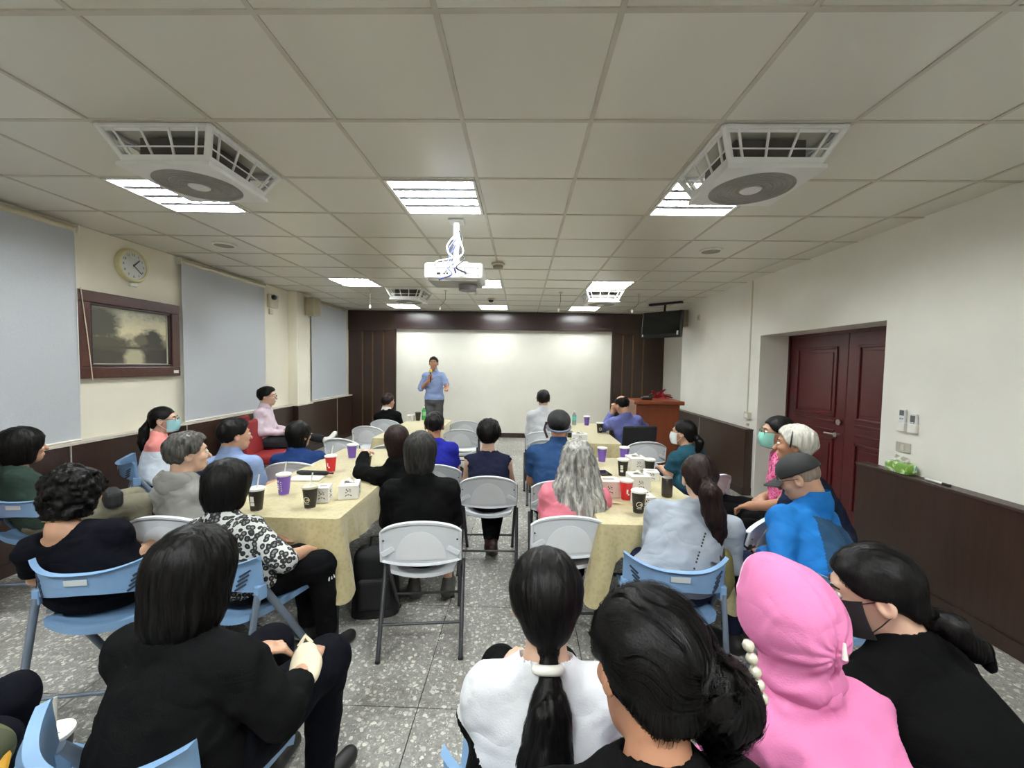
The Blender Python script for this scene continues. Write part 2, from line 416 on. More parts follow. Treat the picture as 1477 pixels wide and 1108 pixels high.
# ================================================================ CEILING FIXTURES
M_TUBE = mat('fluorescent_tube', (255, 255, 255), .4, emit=LAMP)
M_TUBES = {2: M_TUBE}
for _row, _k in ((7, .75), (11, .5), (-3, 1.25)):
    _m = M_TUBE.copy(); _m.name = 'fluorescent_tube_row'; M_TUBES[_row] = _m
    _m.node_tree.nodes['Principled BSDF'].inputs['Emission Strength'].default_value = LAMP*_k
for _m in M_TUBES.values(): _m.node_tree.nodes['Principled BSDF'].inputs['Emission Color'].default_value = (0.95, 1.0, 0.97, 1)
M_LOUV = mat('louver_aluminium', (176, 180, 190), .35, .5)
M_PAN = mat('lamp_pan_white', (214, 216, 222), .4)
def make_light():
    r = thing('ceiling_light', 'x', 'ceiling light'); s = G-.028; h = s/2
    p = MB().bb((-h, -h, .10), (h, h, .105))
    for a, b in (((-h, -h), (h, -h+.004)), ((-h, h-.004), (h, h)), ((-h, -h), (-h+.004, h)), ((h-.004, -h), (h, h))):
        p.bb((a[0], a[1], .0), (b[0], b[1], .105))
    p.build('housing', M_PAN, r)
    f = MB(); w = .018
    for a, b in (((-h, -h), (h, -h+w)), ((-h, h-w), (h, h)), ((-h, -h+w), (-h+w, h-w)), ((h-w, -h+w), (h, h-w))):
        f.bb((a[0], a[1], -.004), (b[0], b[1], .004))
    f.build('frame', M_TRIMWHITE, r)
    for k in range(4):
        y = (-1.5+k)*.138
        MB().tube([(-h+.02, y, .034), (h-.02, y, .034)], .014, 8).build('fluorescent_tube', M_TUBE, r)
    for k in range(3): MB().bb((-h+.01, (-1+k)*.138-.024, .003), (h-.01, (-1+k)*.138+.024, .006)).build('reflector_rib', M_LOUV, r)
    for k in range(6): MB().bb(((-2.5+k)*.092-.003, -h+.01, .002), ((-2.5+k)*.092+.003, h-.01, .014)).build('louver_blade', M_LOUV, r)
    return r
pl = make_light(); used = []
LLAB = ['louvred ceiling light partly hidden by the fan next to the windows', 'louvred ceiling light directly behind the projector pole', 'louvred ceiling light half hidden by the fan on the door side',
        'louvred ceiling light of the middle row next to the windows', 'louvred ceiling light of the middle row half hidden by the projector', 'louvred ceiling light of the middle row above the far door-side fan',
        'small far ceiling light nearest to the stage, window side', 'small far ceiling light nearest to the stage, in the centre', 'small far ceiling light nearest to the stage, television side',
        'louvred ceiling light behind the camera, window side', 'louvred ceiling light behind the camera, centre', 'louvred ceiling light behind the camera, door side']
for k, c in enumerate(LIGHTS):
    x, y = cell(*c); o = place(pl, used, (x, y, HC-.001), 0, LLAB[k], 'square louvred ceiling lights')
    for ch in o.children:
        if ch.name.startswith('fluorescent_tube'):
            ch.material_slots[0].link = 'OBJECT'; ch.material_slots[0].material = M_TUBES[c[1]]
M_FANBODY = mat('fan_white', (226, 226, 225), .4, vary=.02)
M_FANGREY = mat('fan_grille_grey', (164, 162, 158), .55)
M_FANIN = mat('fan_dark_inside', (96, 90, 86), .8)
def make_fan():
    r = thing('ceiling_fan', 'x', 'fan'); h = .29; zb = -.17; hb = .20
    b = MB()
    # sloping corner posts, bottom plate ring and top frame
    for sx in (-1, 1):
        for sy in (-1, 1):
            b.tube([(sx*(h-.01), sy*(h-.01), 0), (sx*hb, sy*hb, zb+.01)], .018, 6)
    def ringbox(s, z0, z1, w, m):
        m.bb((-s, -s, z0), (s, -s+w, z1)); m.bb((-s, s-w, z0), (s, s, z1)); m.bb((-s, -s+w, z0), (-s+w, s-w, z1)); m.bb((s-w, -s+w, z0), (s, s-w, z1))
    ringbox(h, -.018, 0, .03, b)
    b.build('frame', M_FANBODY, r, bevel=.004)
    # bottom plate with round opening
    n = 48; vs = []; fs = []
    q = hb+.036
    for i in range(n):
        th = 2*math.pi*i/n; c, s = math.cos(th), math.sin(th); k = q/max(abs(c), abs(s))
        vs += [(c*k, s*k, zb+.016), (c*k, s*k, zb-.004), (c*.205, s*.205, zb-.012), (c*.205, s*.205, zb+.016)]
    for i in range(n):
        j = (i+1) % n
        for m in range(4): fs.append((i*4+m, j*4+m, j*4+(m+1) % 4, i*4+(m+1) % 4))
    MB().add(vs, [f[::-1] for f in fs]).build('bottom_plate', M_FANBODY, r, smooth=35)
    g = MB()
    for k in range(1, 11):
        rr_ = .018+.0186*k; g.tube([(rr_*math.cos(t), rr_*math.sin(t), zb-.008-.006*(1-rr_/.205)) for t in np.linspace(0, 2*math.pi, 40)], .003, 4, caps=False)
    g.build('grille_ring', M_FANGREY, r)
    MB().lathe([(0, zb-.004), (.204, zb-.004), (.204, zb+.002), (0, zb+.002)], n=40).build('dust_guard', M_FANGREY, r, smooth=40)
    MB().lathe([(0, zb-.022), (.044, zb-.02), (.052, zb-.014), (.052, zb-.006)], n=24).build('hub_cap', M_FANBODY, r, smooth=60)
    MB().bb((-.17, -.17, zb+.02), (.17, .17, -.01)).build('motor_housing', M_FANIN, r)
    for side in range(4):
        R = RZ(side*math.pi/2)
        for k in range(4):
            t = -.15+.1*k
            MB().tube([R @ Vector((t*1.42, -h+.012, -.015)), R @ Vector((t, -hb-.012, zb+.016))], .0065, 5).build('vent_slat', M_FANBODY, r)
        MB().tube([R @ Vector((-.24, -.245, -.09)), R @ Vector((.24, -.245, -.09))], .004, 5).build('vent_slat', M_FANBODY, r)
        m = MB(); a, b_ = h-.02, hb+.012
        m.add([R @ Vector(p) for p in ((-a, -h+.014, -.008), (a, -h+.014, -.008), (a*.985, -h+.020, -.03), (-a*.985, -h+.020, -.03))], [(0, 1, 2, 3)])
        m.add([R @ Vector(p) for p in ((-b_-.01, -b_-.024, zb+.045), (b_+.01, -b_-.024, zb+.045), (b_, -b_-.008, zb), (-b_, -b_-.008, zb))], [(0, 1, 2, 3)])
        m.build('side_rail', M_FANBODY, r)
    return r
pf = make_fan(); used = []
FLAB = ['square white ceiling fan near the window side, close to the camera', 'square white ceiling fan near the door side, close to the camera', 'small far square ceiling fan on the window side', 'small far square ceiling fan on the television side']
for k, c in enumerate(FANS):
    x, y = cell(*c); place(pf, used, (x, y, HC), 0, FLAB[k], 'square ceiling fans')
# round ceiling speakers
M_SPKG = mat('speaker_grille', (150, 146, 134), .7, bump=.3, bscale=300)
for (x, y, lb) in ((-2.97, 4.05, 'round flush ceiling speaker on the window side'), (1.8, 4.09, 'round flush ceiling speaker on the door side')):
    r = thing('ceiling_speaker', lb, 'speaker', (x, y, HC), 0, 'round ceiling speakers')
    MB().lathe([(.105, .004), (.105, -.008), (.092, -.014), (.085, -.010), (.085, .004)], n=32).build('rim', M_TRIMWHITE, r, smooth=50)
    MB().lathe([(0, -.012), (.086, -.009), (.086, 0)], n=32).build('grille', M_SPKG, r, smooth=50)
r = thing('smoke_detector', 'round white smoke detector behind the projector', 'smoke detector', (-.30, 4.71, HC))
MB().lathe([(.075, 0), (.075, -.012), (.055, -.018)], n=28).build('base', M_CREAMPL, r, smooth=50)
MB().lathe([(.05, -.016), (.058, -.03), (.054, -.045), (.03, -.052), (0, -.052)], n=28).build('sensor_head', mat('detector_grey', (150, 144, 132), .5), r, smooth=50)
r = thing('dome_camera', 'tiny dark dome camera on the far ceiling', 'camera', (-.57, 7.18, HC))
MB().lathe([(.06, 0), (.06, -.02), (.05, -.025)], n=24).build('base', M_CREAMPL, r, smooth=50)
MB().lathe([(.045, -.02), (.042, -.045), (.028, -.06), (0, -.066)], n=24).build('dome', M_BLACKPL, r, smooth=70)
for x, y, lb, bend in ((-2.39, 6.39, 'thin hanging ceiling microphone nearest to the blinds', 0), (-1.22, 6.43, 'thin hanging ceiling microphone left of the projector view', -.09), (.57, 6.48, 'thin hanging ceiling microphone by the ceiling hatch', -.03), (1.79, 6.52, 'thin hanging ceiling microphone near the television', -.1)):
    r = thing('hanging_microphone', lb, 'microphone', (x, y, HC), 0, 'hanging ceiling microphones')
    MB().lathe([(.03, 0), (.03, -.008), (.008, -.012)], n=14).build('ceiling_cap', M_CREAMPL, r, smooth=40)
    MB().tube([(0, 0, -.01), (0, 0, -.14), (bend*.5, 0, -.2), (bend, 0, -.25)], .0035, 6).build('cable', mat('cable_grey', (120, 116, 108), .6), r, smooth=60)
    MB().lathe([(0, -.30), (.014, -.295), (.017, -.27), (.012, -.245), (0, -.243)], (bend, 0, 0), 12).build('capsule', M_TRIMWHITE, r, smooth=60)
r = thing('white_pole', 'short white pole hanging behind the projector', 'pole', (-.61, 5.25, HC))
MB().tube([(0, 0, 0), (0, 0, -.27)], .018, 10).build('tube', M_TRIMWHITE, r, smooth=50)
MB().lathe([(.03, 0), (.03, -.01), (.02, -.015)], n=14).build('ceiling_plate', M_TRIMWHITE, r, smooth=40)
# projector
r = thing('projector', 'white ceiling projector with tangled cables on a pole mount', 'projector', (-.545, 3.32, HC))
M_PROJ = mat('projector_white', (232, 232, 230), .4, vary=.02)
w = MB().bb((-.225, -.15, -.485), (.225, .18, -.36)).build('body', M_PROJ, r, bevel=.022, seg=3)
MB().bb((-.20, -.135, -.500), (.20, .16, -.47)).build('bottom_shell', mat('projector_grey', (168, 166, 160), .5), r, bevel=.02)
MB().bb((-.19, -.156, -.40), (.19, -.149, -.372)).build('port_strip', mat('port_grey', (198, 198, 200), .5), w)
for k, (px, pz, sx_, sz_) in enumerate(((-.11, -.445, .03, .014), (-.07, -.445, .012, .01), (-.045, -.445, .012, .01), (.11, -.42, .05, .05), (-.19, -.40, .012, .012), (-.19, -.43, .012, .012), (-.19, -.455, .012, .012), (.19, -.40, .012, .012), (.19, -.43, .012, .012), (.19, -.455, .012, .012), (.02, -.39, .06, .012), (-.09, -.395, .09, .012))):
    MB().bb((px-sx_/2, -.155, pz-sz_/2), (px+sx_/2, -.148, pz+sz_/2)).build('port', M_BLACKPL if k < 3 else mat('port_dark', (120, 120, 124), .5), w)
MB().lathe([(.07, 0), (.075, .05), (.06, .07), (0, .07)], (.09, .02, -.545), 24).build('lens_box', mat('lens_grey', (120, 118, 116), .5), r, smooth=40)
MB().tube([(0, 0, 0), (0, 0, -.36)], .026, 14).build('pole', M_PROJ, r, smooth=50)
MB().bb((-.06, -.06, -.012), (.06, .06, 0)).build('ceiling_plate', M_PROJ, r, bevel=.003)
MB().bb((-.10, -.07, -.362), (.10, .07, -.335)).build('bracket', M_PROJ, r, bevel=.004)
cw, cb_, cbl = mat('cable_white', (226, 226, 226), .5), mat('cable_black', (28, 28, 30), .5), mat('cable_blue', (48, 56, 120), .5)
for pts, m in (([(0, -.03, -.05), (.04, -.05, -.18), (.07, -.12, -.28), (.02, -.19, -.36), (-.04, -.17, -.41), (-.06, -.152, -.43)], cw),
               ([(.01, -.03, -.1), (-.06, -.06, -.2), (-.05, -.1, -.27), (-.01, -.16, -.33), (-.12, -.17, -.36), (-.15, -.152, -.39)], cw),
               ([(.02, -.02, -.08), (.05, -.03, -.14), (.035, -.09, -.27), (.09, -.17, -.34), (.03, -.2, -.41), (.10, -.155, -.44)], cb_),
               ([(0, -.035, -.15), (-.05, -.07, -.24), (-.03, -.15, -.33), (-.04, -.19, -.4), (0, -.2, -.46), (-.07, -.2, -.49), (-.1, -.18, -.5)], cbl),
               ([(0, -.05, -.2), (-.03, -.1, -.3), (.0, -.17, -.37), (.02, -.2, -.42), (.02, -.155, -.44)], cbl)):
    P = [Vector(p) for p in pts]; out = []
    for i in range(len(P)-1):
        p0, p1, p2, p3 = P[max(i-1, 0)], P[i], P[i+1], P[min(i+2, len(P)-1)]
        for k in range(6):
            t = k/6; out.append(.5*((2*p1)+(p2-p0)*t+(2*p0-5*p1+4*p2-p3)*t*t+(-p0+3*p1-3*p2+p3)*t**3))
    out.append(P[-1]); MB().tube(out, .006, 6).build('cable', m, r, smooth=60)

# ================================================================ ON THE WALLS
def blind_mat():
    k = N('blind_fabric'); v = k.coord('Object')
    c = k.ramp(k.noise(v, 220, 2), [(.35, lin((216, 219, 226))), (.7, lin((228, 231, 236)))])
    d = k.n('ShaderNodeBsdfDiffuse'); t = k.n('ShaderNodeBsdfTranslucent'); mx = k.n('ShaderNodeMixShader'); mx.inputs[0].default_value = .32
    k.l(c, d.inputs[0]); k.l(c, t.inputs[0]); k.l(d.outputs[0], mx.inputs[1]); k.l(t.outputs[0], mx.inputs[2]); k.l(mx.outputs[0], k.out.inputs[0])
    return k.m
M_BLIND = blind_mat(); M_ALU = mat('blind_rail_cream', (206, 198, 176), .3, .3)
for (y0, y1, lb) in ((.9, 3.44, 'pale blue-grey roller blind nearest to the camera'), (4.50, 5.99, 'pale blue-grey roller blind beside the landscape painting'), (7.3, 8.76, 'pale blue-grey roller blind next to the stage panels')):
    r = thing('roller_blind', lb, 'blind', (XL+.055, (y0+y1)/2, 0), 0, 'roller blinds over the windows'); h = (y1-y0)/2
    MB().sheet(2, 12, lambda u, v: (.004*math.sin(v*5), (u-.5)*2*(h-.015), .915+v*1.765), thick=lambda u, v: (-.002+.004*math.sin(v*5), (u-.5)*2*(h-.015), .915+v*1.765)).build('fabric', M_BLIND, r, smooth=40)
    MB().tube([(-.012, -h, 2.70), (-.012, h, 2.70)], .026, 12).build('roller_tube', M_ALU, r, smooth=50)
    MB().bb((-.055, -h-.012, 2.66), (.02, -h, 2.735)).build('bracket', M_TRIMWHITE, r, bevel=.004)
    MB().bb((-.055, h, 2.66), (.02, h+.012, 2.735)).build('bracket', M_TRIMWHITE, r, bevel=.004)
    MB().tube([(0, -h+.015, .912), (0, h-.015, .912)], .009, 8).build('bottom_bar', M_TRIMWHITE, r, smooth=50)
    MB().tube([(.02, h-.03, 2.70), (.022, h-.03, 1.3)], .0025, 5).build('pull_chain', M_TRIMWHITE, r)
# painting
def painting_mat():
    k = N('landscape_paint'); tc = k.n('ShaderNodeTexCoord'); sp = k.n('ShaderNodeSeparateXYZ'); k.l(tc.outputs['Generated'], sp.inputs[0])
    U, V = sp.outputs[1], sp.outputs[2]
    def m(op, a, b=None, c=None):
        x = k.n('ShaderNodeMath', operation=op)
        for i, q in enumerate((a, b, c)):
            if q is None: continue
            if isinstance(q, (int, float)): x.inputs[i].default_value = q
            else: k.l(q, x.inputs[i])
        return x.outputs[0]
    nz = k.noise(tc.outputs['Generated'], 9, 8, .72, .4); nf = m('MULTIPLY', m('SUBTRACT', nz, .5), .5)
    def blob(cu, cv, ru, rv, soft=.25):
        a = m('DIVIDE', m('SUBTRACT', U, cu), ru); b = m('DIVIDE', m('SUBTRACT', V, cv), rv)
        d = m('SQRT', m('ADD', m('MULTIPLY', a, a), m('MULTIPLY', b, b))); d = m('ADD', d, m('MULTIPLY', nf, 2.2))
        x = k.n('ShaderNodeMapRange'); x.inputs[1].default_value = 1+soft; x.inputs[2].default_value = 1-soft; k.l(d, x.inputs[0]); return x.outputs[0]
    def mixc(f, a, col):
        x = k.n('ShaderNodeMix', data_type='RGBA'); k.l(f, x.inputs[0]); k.l(a, x.inputs[6]); x.inputs[7].default_value = lin(col); return x.outputs[2]
    c = k.ramp(m('ADD', V, nf), [(.3, lin((92, 88, 72))), (.42, lin((150, 143, 118))), (.62, lin((222, 212, 178))), (.85, lin((194, 188, 164))), (1, lin((140, 138, 122)))])
    c = mixc(blob(.1, .72, .24, .30), c, (74, 72, 62)); c = mixc(blob(.12, .38, .34, .13), c, (78, 74, 58)); c = mixc(blob(.78, .42, .17, .26), c, (58, 56, 46)); c = mixc(blob(.62, .46, .1, .1), c, (100, 94, 76))
    c = mixc(blob(.1, .12, .36, .16), c, (62, 58, 46)); c = mixc(blob(.9, .14, .26, .18), c, (54, 51, 42)); c = mixc(blob(.52, .10, .13, .2), c, (176, 170, 142)); c = mixc(blob(.45, .30, .5, .022, .5), c, (70, 66, 52))
    k.base(c); k.b.inputs['Roughness'].default_value = .45; k.bump(k.noise(tc.outputs['Generated'], 60, 3), .15, .003); return k.m
r = thing('framed_painting', 'landscape painting of trees and a stream in a wide dark wood frame', 'painting', (XL, 3.955, 1.82))
M_FRAME = wood('frame_wood', (58, 30, 24), (78, 42, 34), .3, (3, 3, 3), 6)
hw, hh = .52, .385
def frame_ring(w0, h0, w1, h1, x0, x1, m, name):
    b = MB()
    b.bb((x0, -w0, h1), (x1, w0, h0)); b.bb((x0, -w0, -h0), (x1, w0, -h1)); b.bb((x0, -w0, -h1), (x1, -w1, h1)); b.bb((x0, w1, -h1), (x1, w0, h1))
    return b.build(name, m, r, bevel=.006)
frame_ring(hw, hh, hw-.10, hh-.10, 0, .055, M_FRAME, 'frame'); frame_ring(hw-.098, hh-.098, hw-.13, hh-.125, 0, .04, mat('frame_dark', (34, 18, 16), .4), 'inner_frame')
frame_ring(hw-.128, hh-.123, hw-.136, hh-.131, 0, .03, mat('slip_white', (190, 184, 166), .5), 'slip')
MB().bb((.0, -hw+.136, -hh+.131), (.018, hw-.136, hh-.131)).build('canvas', painting_mat(), r)
MB().bb((.05, .43, -.355), (.0575, .49, -.325)).build('number_tag', M_TRIMWHITE, r)
MB().tube([(.06, -.50, .40), (.058, -.455, 0), (.057, -.42, -.40)], .004, 5).build('hanging_cord', mat('cord_beige', (196, 184, 160), .7), r)
# clock
r = thing('wall_clock', 'round pale gold wall clock above the landscape painting', 'clock', (XL, 3.97, 2.52))
MB().lathe([(.162, 0), (.162, .03), (.15, .046), (.136, .048), (.130, .038), (.130, 0)], n=48, axis='x').build('rim', mat('clock_gold', (214, 208, 164), .35, .2), r, smooth=40)
MB().lathe([(0, .034), (.132, .034), (.132, .03)], n=48, axis='x').build('dial', mat('clock_dial', (214, 216, 216), .4), r, smooth=30)
MB().box((.039, .028, .028), (.003, .009, .10), RX(-.78)).build('hour_hand', M_INK, r)
MB().box((.041, .035, -.03), (.003, .006, .12), RX(.85)).build('minute_hand', M_INK, r)
for k in range(12):
    a = k*math.pi/6
    text(str(12 if k == 0 else k), .032, M_INK, r, (.0365, .104*math.sin(a), .104*math.cos(a)), (math.pi/2, 0, math.pi/2), 'numeral')
MB().bb((.0, -.03, -.20), (.03, .05, -.165)).build('pendulum_badge', M_TRIMWHITE, r, bevel=.008)
# emergency light and speakers
r = thing('emergency_light', 'small white emergency lamp box beside the second blind', 'emergency light', (XL, 6.22, 2.52))
MB().bb((0, -.10, -.10), (.06, .10, .10)).build('box', M_CREAMPL, r, bevel=.008)
MB().lathe([(.035, 0), (.04, .03), (.03, .045), (0, .046)], (.06, .05, .05), 16, axis='x').build('lamp_head', M_TRIMWHITE, r, smooth=50)
MB().lathe([(.035, 0), (.04, .03), (.03, .045), (0, .046)], (.06, -.05, .05), 16, axis='x').build('lamp_head', M_BLACKPL, r, smooth=50)
MB().bb((0, -.06, -.2), (.02, .03, -.12)).build('label_plate', M_CREAMPL, r, bevel=.003)
def wall_speaker(lb, loc, rz, sz=(.22, .17, .30)):
    r = thing('wall_speaker', lb, 'speaker', loc, rz, 'beige wall speakers'); w, d, h = sz
    MB().prism([(-w/2, -d/2), (w/2, -d/2), (w*.32, d/2), (-w*.32, d/2)], lambda u, v, k: (u, v, (-h/2 if k == 0 else h/2))).build('cabinet', mat('speaker_beige', (168, 158, 136), .5), r, bevel=.008)
    MB().bb((-w*.44, -d/2-.008, -h*.45), (w*.44, -d/2-.0005, h*.45)).build('grille', mat('speaker_cloth', (158, 150, 128), .8, bump=.4, bscale=250), r, bevel=.004)
    MB().tube([(0, d/2, 0), (0, d/2+.05, 0)], .015, 8).build('bracket', M_CREAMPL, r)
wall_speaker('beige loudspeaker on the column between the blinds', (XL+.27, 6.93, 2.54), math.pi/2)
wall_speaker('beige loudspeaker mounted beside the hanging television', (2.86, 7.55, 2.5), -math.pi/2)
# television
r = thing('television', 'black flat television hanging from the ceiling at an angle', 'television', (2.42, 7.3, 2.36), -.80)
rot = RX(-.14)
MB().box((0, 0, 0), (.74, .07, .46), rot).build('cabinet', M_BLACKPL, r, bevel=.012)
MB().box(rot @ Vector((0, -.037, .02)), (.67, .004, .38), rot).build('screen', mat('tv_screen', (10, 12, 14), .12), r)
MB().box(rot @ Vector((.31, -.038, -.16)), (.03, .004, .07), rot).build('sticker', M_TRIMWHITE, r)
MB().box(rot @ Vector((-.33, -.038, -.19)), (.02, .004, .04), rot).build('sticker', M_TRIMWHITE, r)
MB().tube([(0, .06, .1), (0, .1, .393)], .02, 10).build('ceiling_pole', M_BLACKPL, r, smooth=50)
MB().bb((-.1, .035, -.1), (.1, .09, .1)).build('mount_plate', M_BLACKPL, r)
MB().bb((-.3, .06, .36), (.3, .14, .393)).build('ceiling_rail', M_BLACKPL, r)
# small things on the door wall
r = thing('conduit_box', 'thin conduit running down to a small ivory outlet box by the door', 'outlet', (XR, 5.42, 1.02))
MB().bb((-.012, -.01, .03), (0, .006, 1.73)).build('conduit', M_CREAMPL, r)
MB().bb((-.04, -.10, -.05), (0, .02, .04)).build('box', M_CREAMPL, r, bevel=.006)
MB().bb((-.043, -.075, -.03), (-.039, -.005, .02)).build('face_plate', M_TRIMWHITE, r, bevel=.002)
MB().bb((-.02, -.05, -.14), (0, -.01, -.11)).build('cable_clip', M_CREAMPL, r)
r = thing('wall_plate', 'tiny blank wall plate beside the loudspeaker and television', 'wall plate', (XR, 7.03, 2.46))
MB().bb((-.012, -.05, -.05), (0, .05, .05)).build('plate', M_CREAMPL, r, bevel=.004)
MB().bb((-.015, -.02, -.02), (-.011, .02, .02)).build('cover', mat('plate_grey', (170, 164, 150), .5), r)
for y, lb, big in ((3.225, 'white air-conditioner remote with a display, closer to the red door', 1), (3.135, 'white air-conditioner remote with a grey dial, farther from the red door', 0)):
    r = thing('remote_control', lb, 'remote control', (XR, y, 1.245), 0, 'remote controls on the wall')
    MB().bb((-.022, -.026, -.07), (-.004, .026, .085 if big else .06)).build('body', M_PLASTIC, r, bevel=.006)
    MB().bb((-.030, -.032, -.085), (0, .032, -.02)).build('holder', M_TRIMWHITE, r, bevel=.004)
    MB().bb((-.024, -.018, .035 if big else -.005), (-.0215, .018, .075 if big else .045)).build('display', mat('lcd_grey', (96, 98, 98), .3), r)
    for k in range(2): MB().bb((-.0245, -.014+.018*k, .005 if big else -.016), (-.0215, -.004+.018*k, .016 if big else -.008)).build('button', mat('button_grey', (150, 152, 156), .5), r)
r = thing('switch_plate', 'grey switch plate on the wall just above the tissue pack', 'switch', (XR, 3.215, 1.035))
MB().bb((-.01, -.06, -.038), (0, .06, .038)).build('plate', mat('switch_grey', (188, 184, 174), .45), r, bevel=.003)
MB().bb((-.014, -.014, -.022), (-.009, .014, .022)).build('rocker', M_CREAMPL, r, bevel=.002)
# tissue pack on the ledge
r = thing('tissue_pack', 'soft green and white tissue pack on the dark ledge', 'tissue pack', (XR-.058, 3.17, WR))
def pk(u, v):
    th = 2*math.pi*u; c, s = math.cos(th), math.sin(th); e = .45
    sx = math.copysign(abs(c)**e, c)*.045; sy = math.copysign(abs(s)**e, s)*.105
    k = 1-.12*(2*v-1)**4; return (sx*k, sy*k, .004+v*.078)
def pack_mat():
    k = N('tissue_wrap'); v = k.coord('Object'); sp = k.n('ShaderNodeSeparateXYZ'); k.l(v, sp.inputs[0])
    c = k.ramp(k.noise(v, 16, 2, .5, .8), [(.38, lin((120, 166, 74))), (.47, lin((164, 196, 104))), (.53, lin((222, 234, 214))), (.62, lin((110, 186, 190)))], 'CONSTANT')
    k.base(c); k.b.inputs['Roughness'].default_value = .3; return k.m
b = MB().sheet(32, 6, pk); b.add([pk(i/32, 1) for i in range(32)], [tuple(range(32))]); b.add([pk(i/32, 0) for i in range(32)], [tuple(range(32))[::-1]])
b.build('pack', pack_mat(), r, smooth=60)
MB().sheet(8, 6, lambda u, v: (.02*(u-.5)+.012*math.sin(9*v+4*u), .03+(u-.5)*.07*(1-.3*v), .078+.06*v*(1-.5*abs(u-.4)))).build('tissue', M_TRIMWHITE, r, smooth=60)
MB().sheet(8, 6, lambda u, v: (.015*(u-.5)+.014*math.sin(7*v+5*u+1), -.035+(u-.5)*.08*(1-.2*v), .078+.055*v*(1-.6*abs(u-.6)))).build('tissue', M_TRIMWHITE, r, smooth=60)
r = thing('marker_pen', 'white marker with a dark cap lying on the dark ledge', 'marker', (XR-.06, 2.90, WR+.008))
MB().tube([(0, -.05, 0), (0, .07, 0)], .008, 10).build('barrel', M_TRIMWHITE, r, smooth=40)
MB().tube([(0, -.10, 0), (0, -.05, 0)], .009, 10).build('cap', M_BLACKPL, r, smooth=40)
# ================================================================ FURNITURE
M_CHAIRW = mat('chair_white', (212, 216, 222), .45, vary=.02, bump=.05, bscale=200)
M_CHAIRDOME = mat('chair_white_dome', (226, 229, 234), .35, vary=.02)
M_TUBEDK = mat('chair_tube', (66, 67, 71), .4, .4)
M_BLUE = mat('chair_blue', (120, 154, 192), .42, vary=.04, bump=.05, bscale=200)
M_BLUETUBE = mat('chair_blue_tube', (118, 130, 146), .4, .3)
M_SLOT = mat('slot_dark', (40, 52, 70), .8)
def white_chair():
    r = thing('folding_chair', 'x', 'chair'); hw = .22
    def edge(x): u = x/hw; return (.535+.012*(abs(u)**6)*0-.012*(1-u*u), .725+.055*(1-u*u)-.02*abs(u)**8)
    def yb(x, z): return -.205-.042*(1-(x/hw)**2)-.16*(z-.53)
    def dome(x, z):
        q = (x/.125)**2+((z-.545)/.165)**2
        return 0
    nu, nv = 44, 22
    def fr(u, v):
        x = (u-.5)*2*hw; a, b = edge(x); z = a+(b-a)*v; return (x, yb(x, z)+.009, z)
    def bk(u, v):
        x = (u-.5)*2*hw; a, b = edge(x); z = a+(b-a)*v
        lip = .013 if (v > .93 or u < .03 or u > .97 or v < .03) else 0
        return (x, yb(x, z)-.004-lip-dome(x, z), z)
    MB().sheet(nu, nv, lambda u, v: fr(u, v), thick=lambda u, v: bk(u, v)).build('backrest', M_CHAIRW, r, smooth=40)
    def dm(u, v, o):
        a = math.pi*u; x = .135*math.cos(a)*v; z = .556+.165*math.sin(a)*v; z = min(z, edge(x)[1]-.02)
        return (x, yb(x, z)-.005-o, z)
    MB().sheet(24, 6, lambda u, v: dm(u, v, .0), thick=lambda u, v: dm(u, v, .005 if v < .97 else .003)).build('back_emblem', M_CHAIRDOME, r, smooth=40)
    for sx in (-1, 1):
        MB().lathe([(.005, 0), (.005, .002), (0, .003)], (sx*.197, yb(.197, .665)-.021, .665), 10, axis='y').build('screw', M_BLACKPL, r)
        MB().box((sx*.175, yb(.175, .60)-.013, .60), (.075, .012, .03), RY(sx*.5)).build('back_rib', M_CHAIRW, r, bevel=.004)
        MB().tube([(sx*.212, -.232, .70), (sx*.212, -.195, .54), (sx*.208, -.05, .425), (sx*.20, .235, .012)], .0125, 10).build('leg', M_TUBEDK, r, smooth=60)
        MB().tube([(sx*.226, -.03, .45), (sx*.222, -.27, .012)], .0125, 10).build('leg', M_TUBEDK, r, smooth=60)
        MB().tube([(sx*.20, .235, .014), (sx*.20, .24, 0)], .015, 10).build('foot_cap', M_BLACKPL, r)
        MB().tube([(sx*.222, -.268, .014), (sx*.222, -.272, 0)], .015, 10).build('foot_cap', M_BLACKPL, r)
    MB().tube([(-.222, -.19, .16), (.222, -.19, .16)], .008, 8).build('crossbar', M_TUBEDK, r, smooth=60)
    MB().tube([(-.20, .14, .15), (.20, .14, .15)], .008, 8).build('crossbar', M_TUBEDK, r, smooth=60)
    def st(u, v):
        x = (u-.5)*2; y = (v-.5)*2; k = 1-.10*abs(y)**3*(1 if y < 0 else .3)
        px = x*.195*k; py = .02+y*.20-.02*(x*x)*(1 if y > 0 else -1)*.8
        return (px, py, .452+.012*x*x-.012*(1-x*x)-(.02 if y > .92 else 0))
    def sb(u, v): p = st(u, v); return (p[0]*.985, p[1], p[2]-.024)
    MB().sheet(20, 16, st, thick=sb).build('seat', M_CHAIRW, r, smooth=45, bevel=0)
    return r
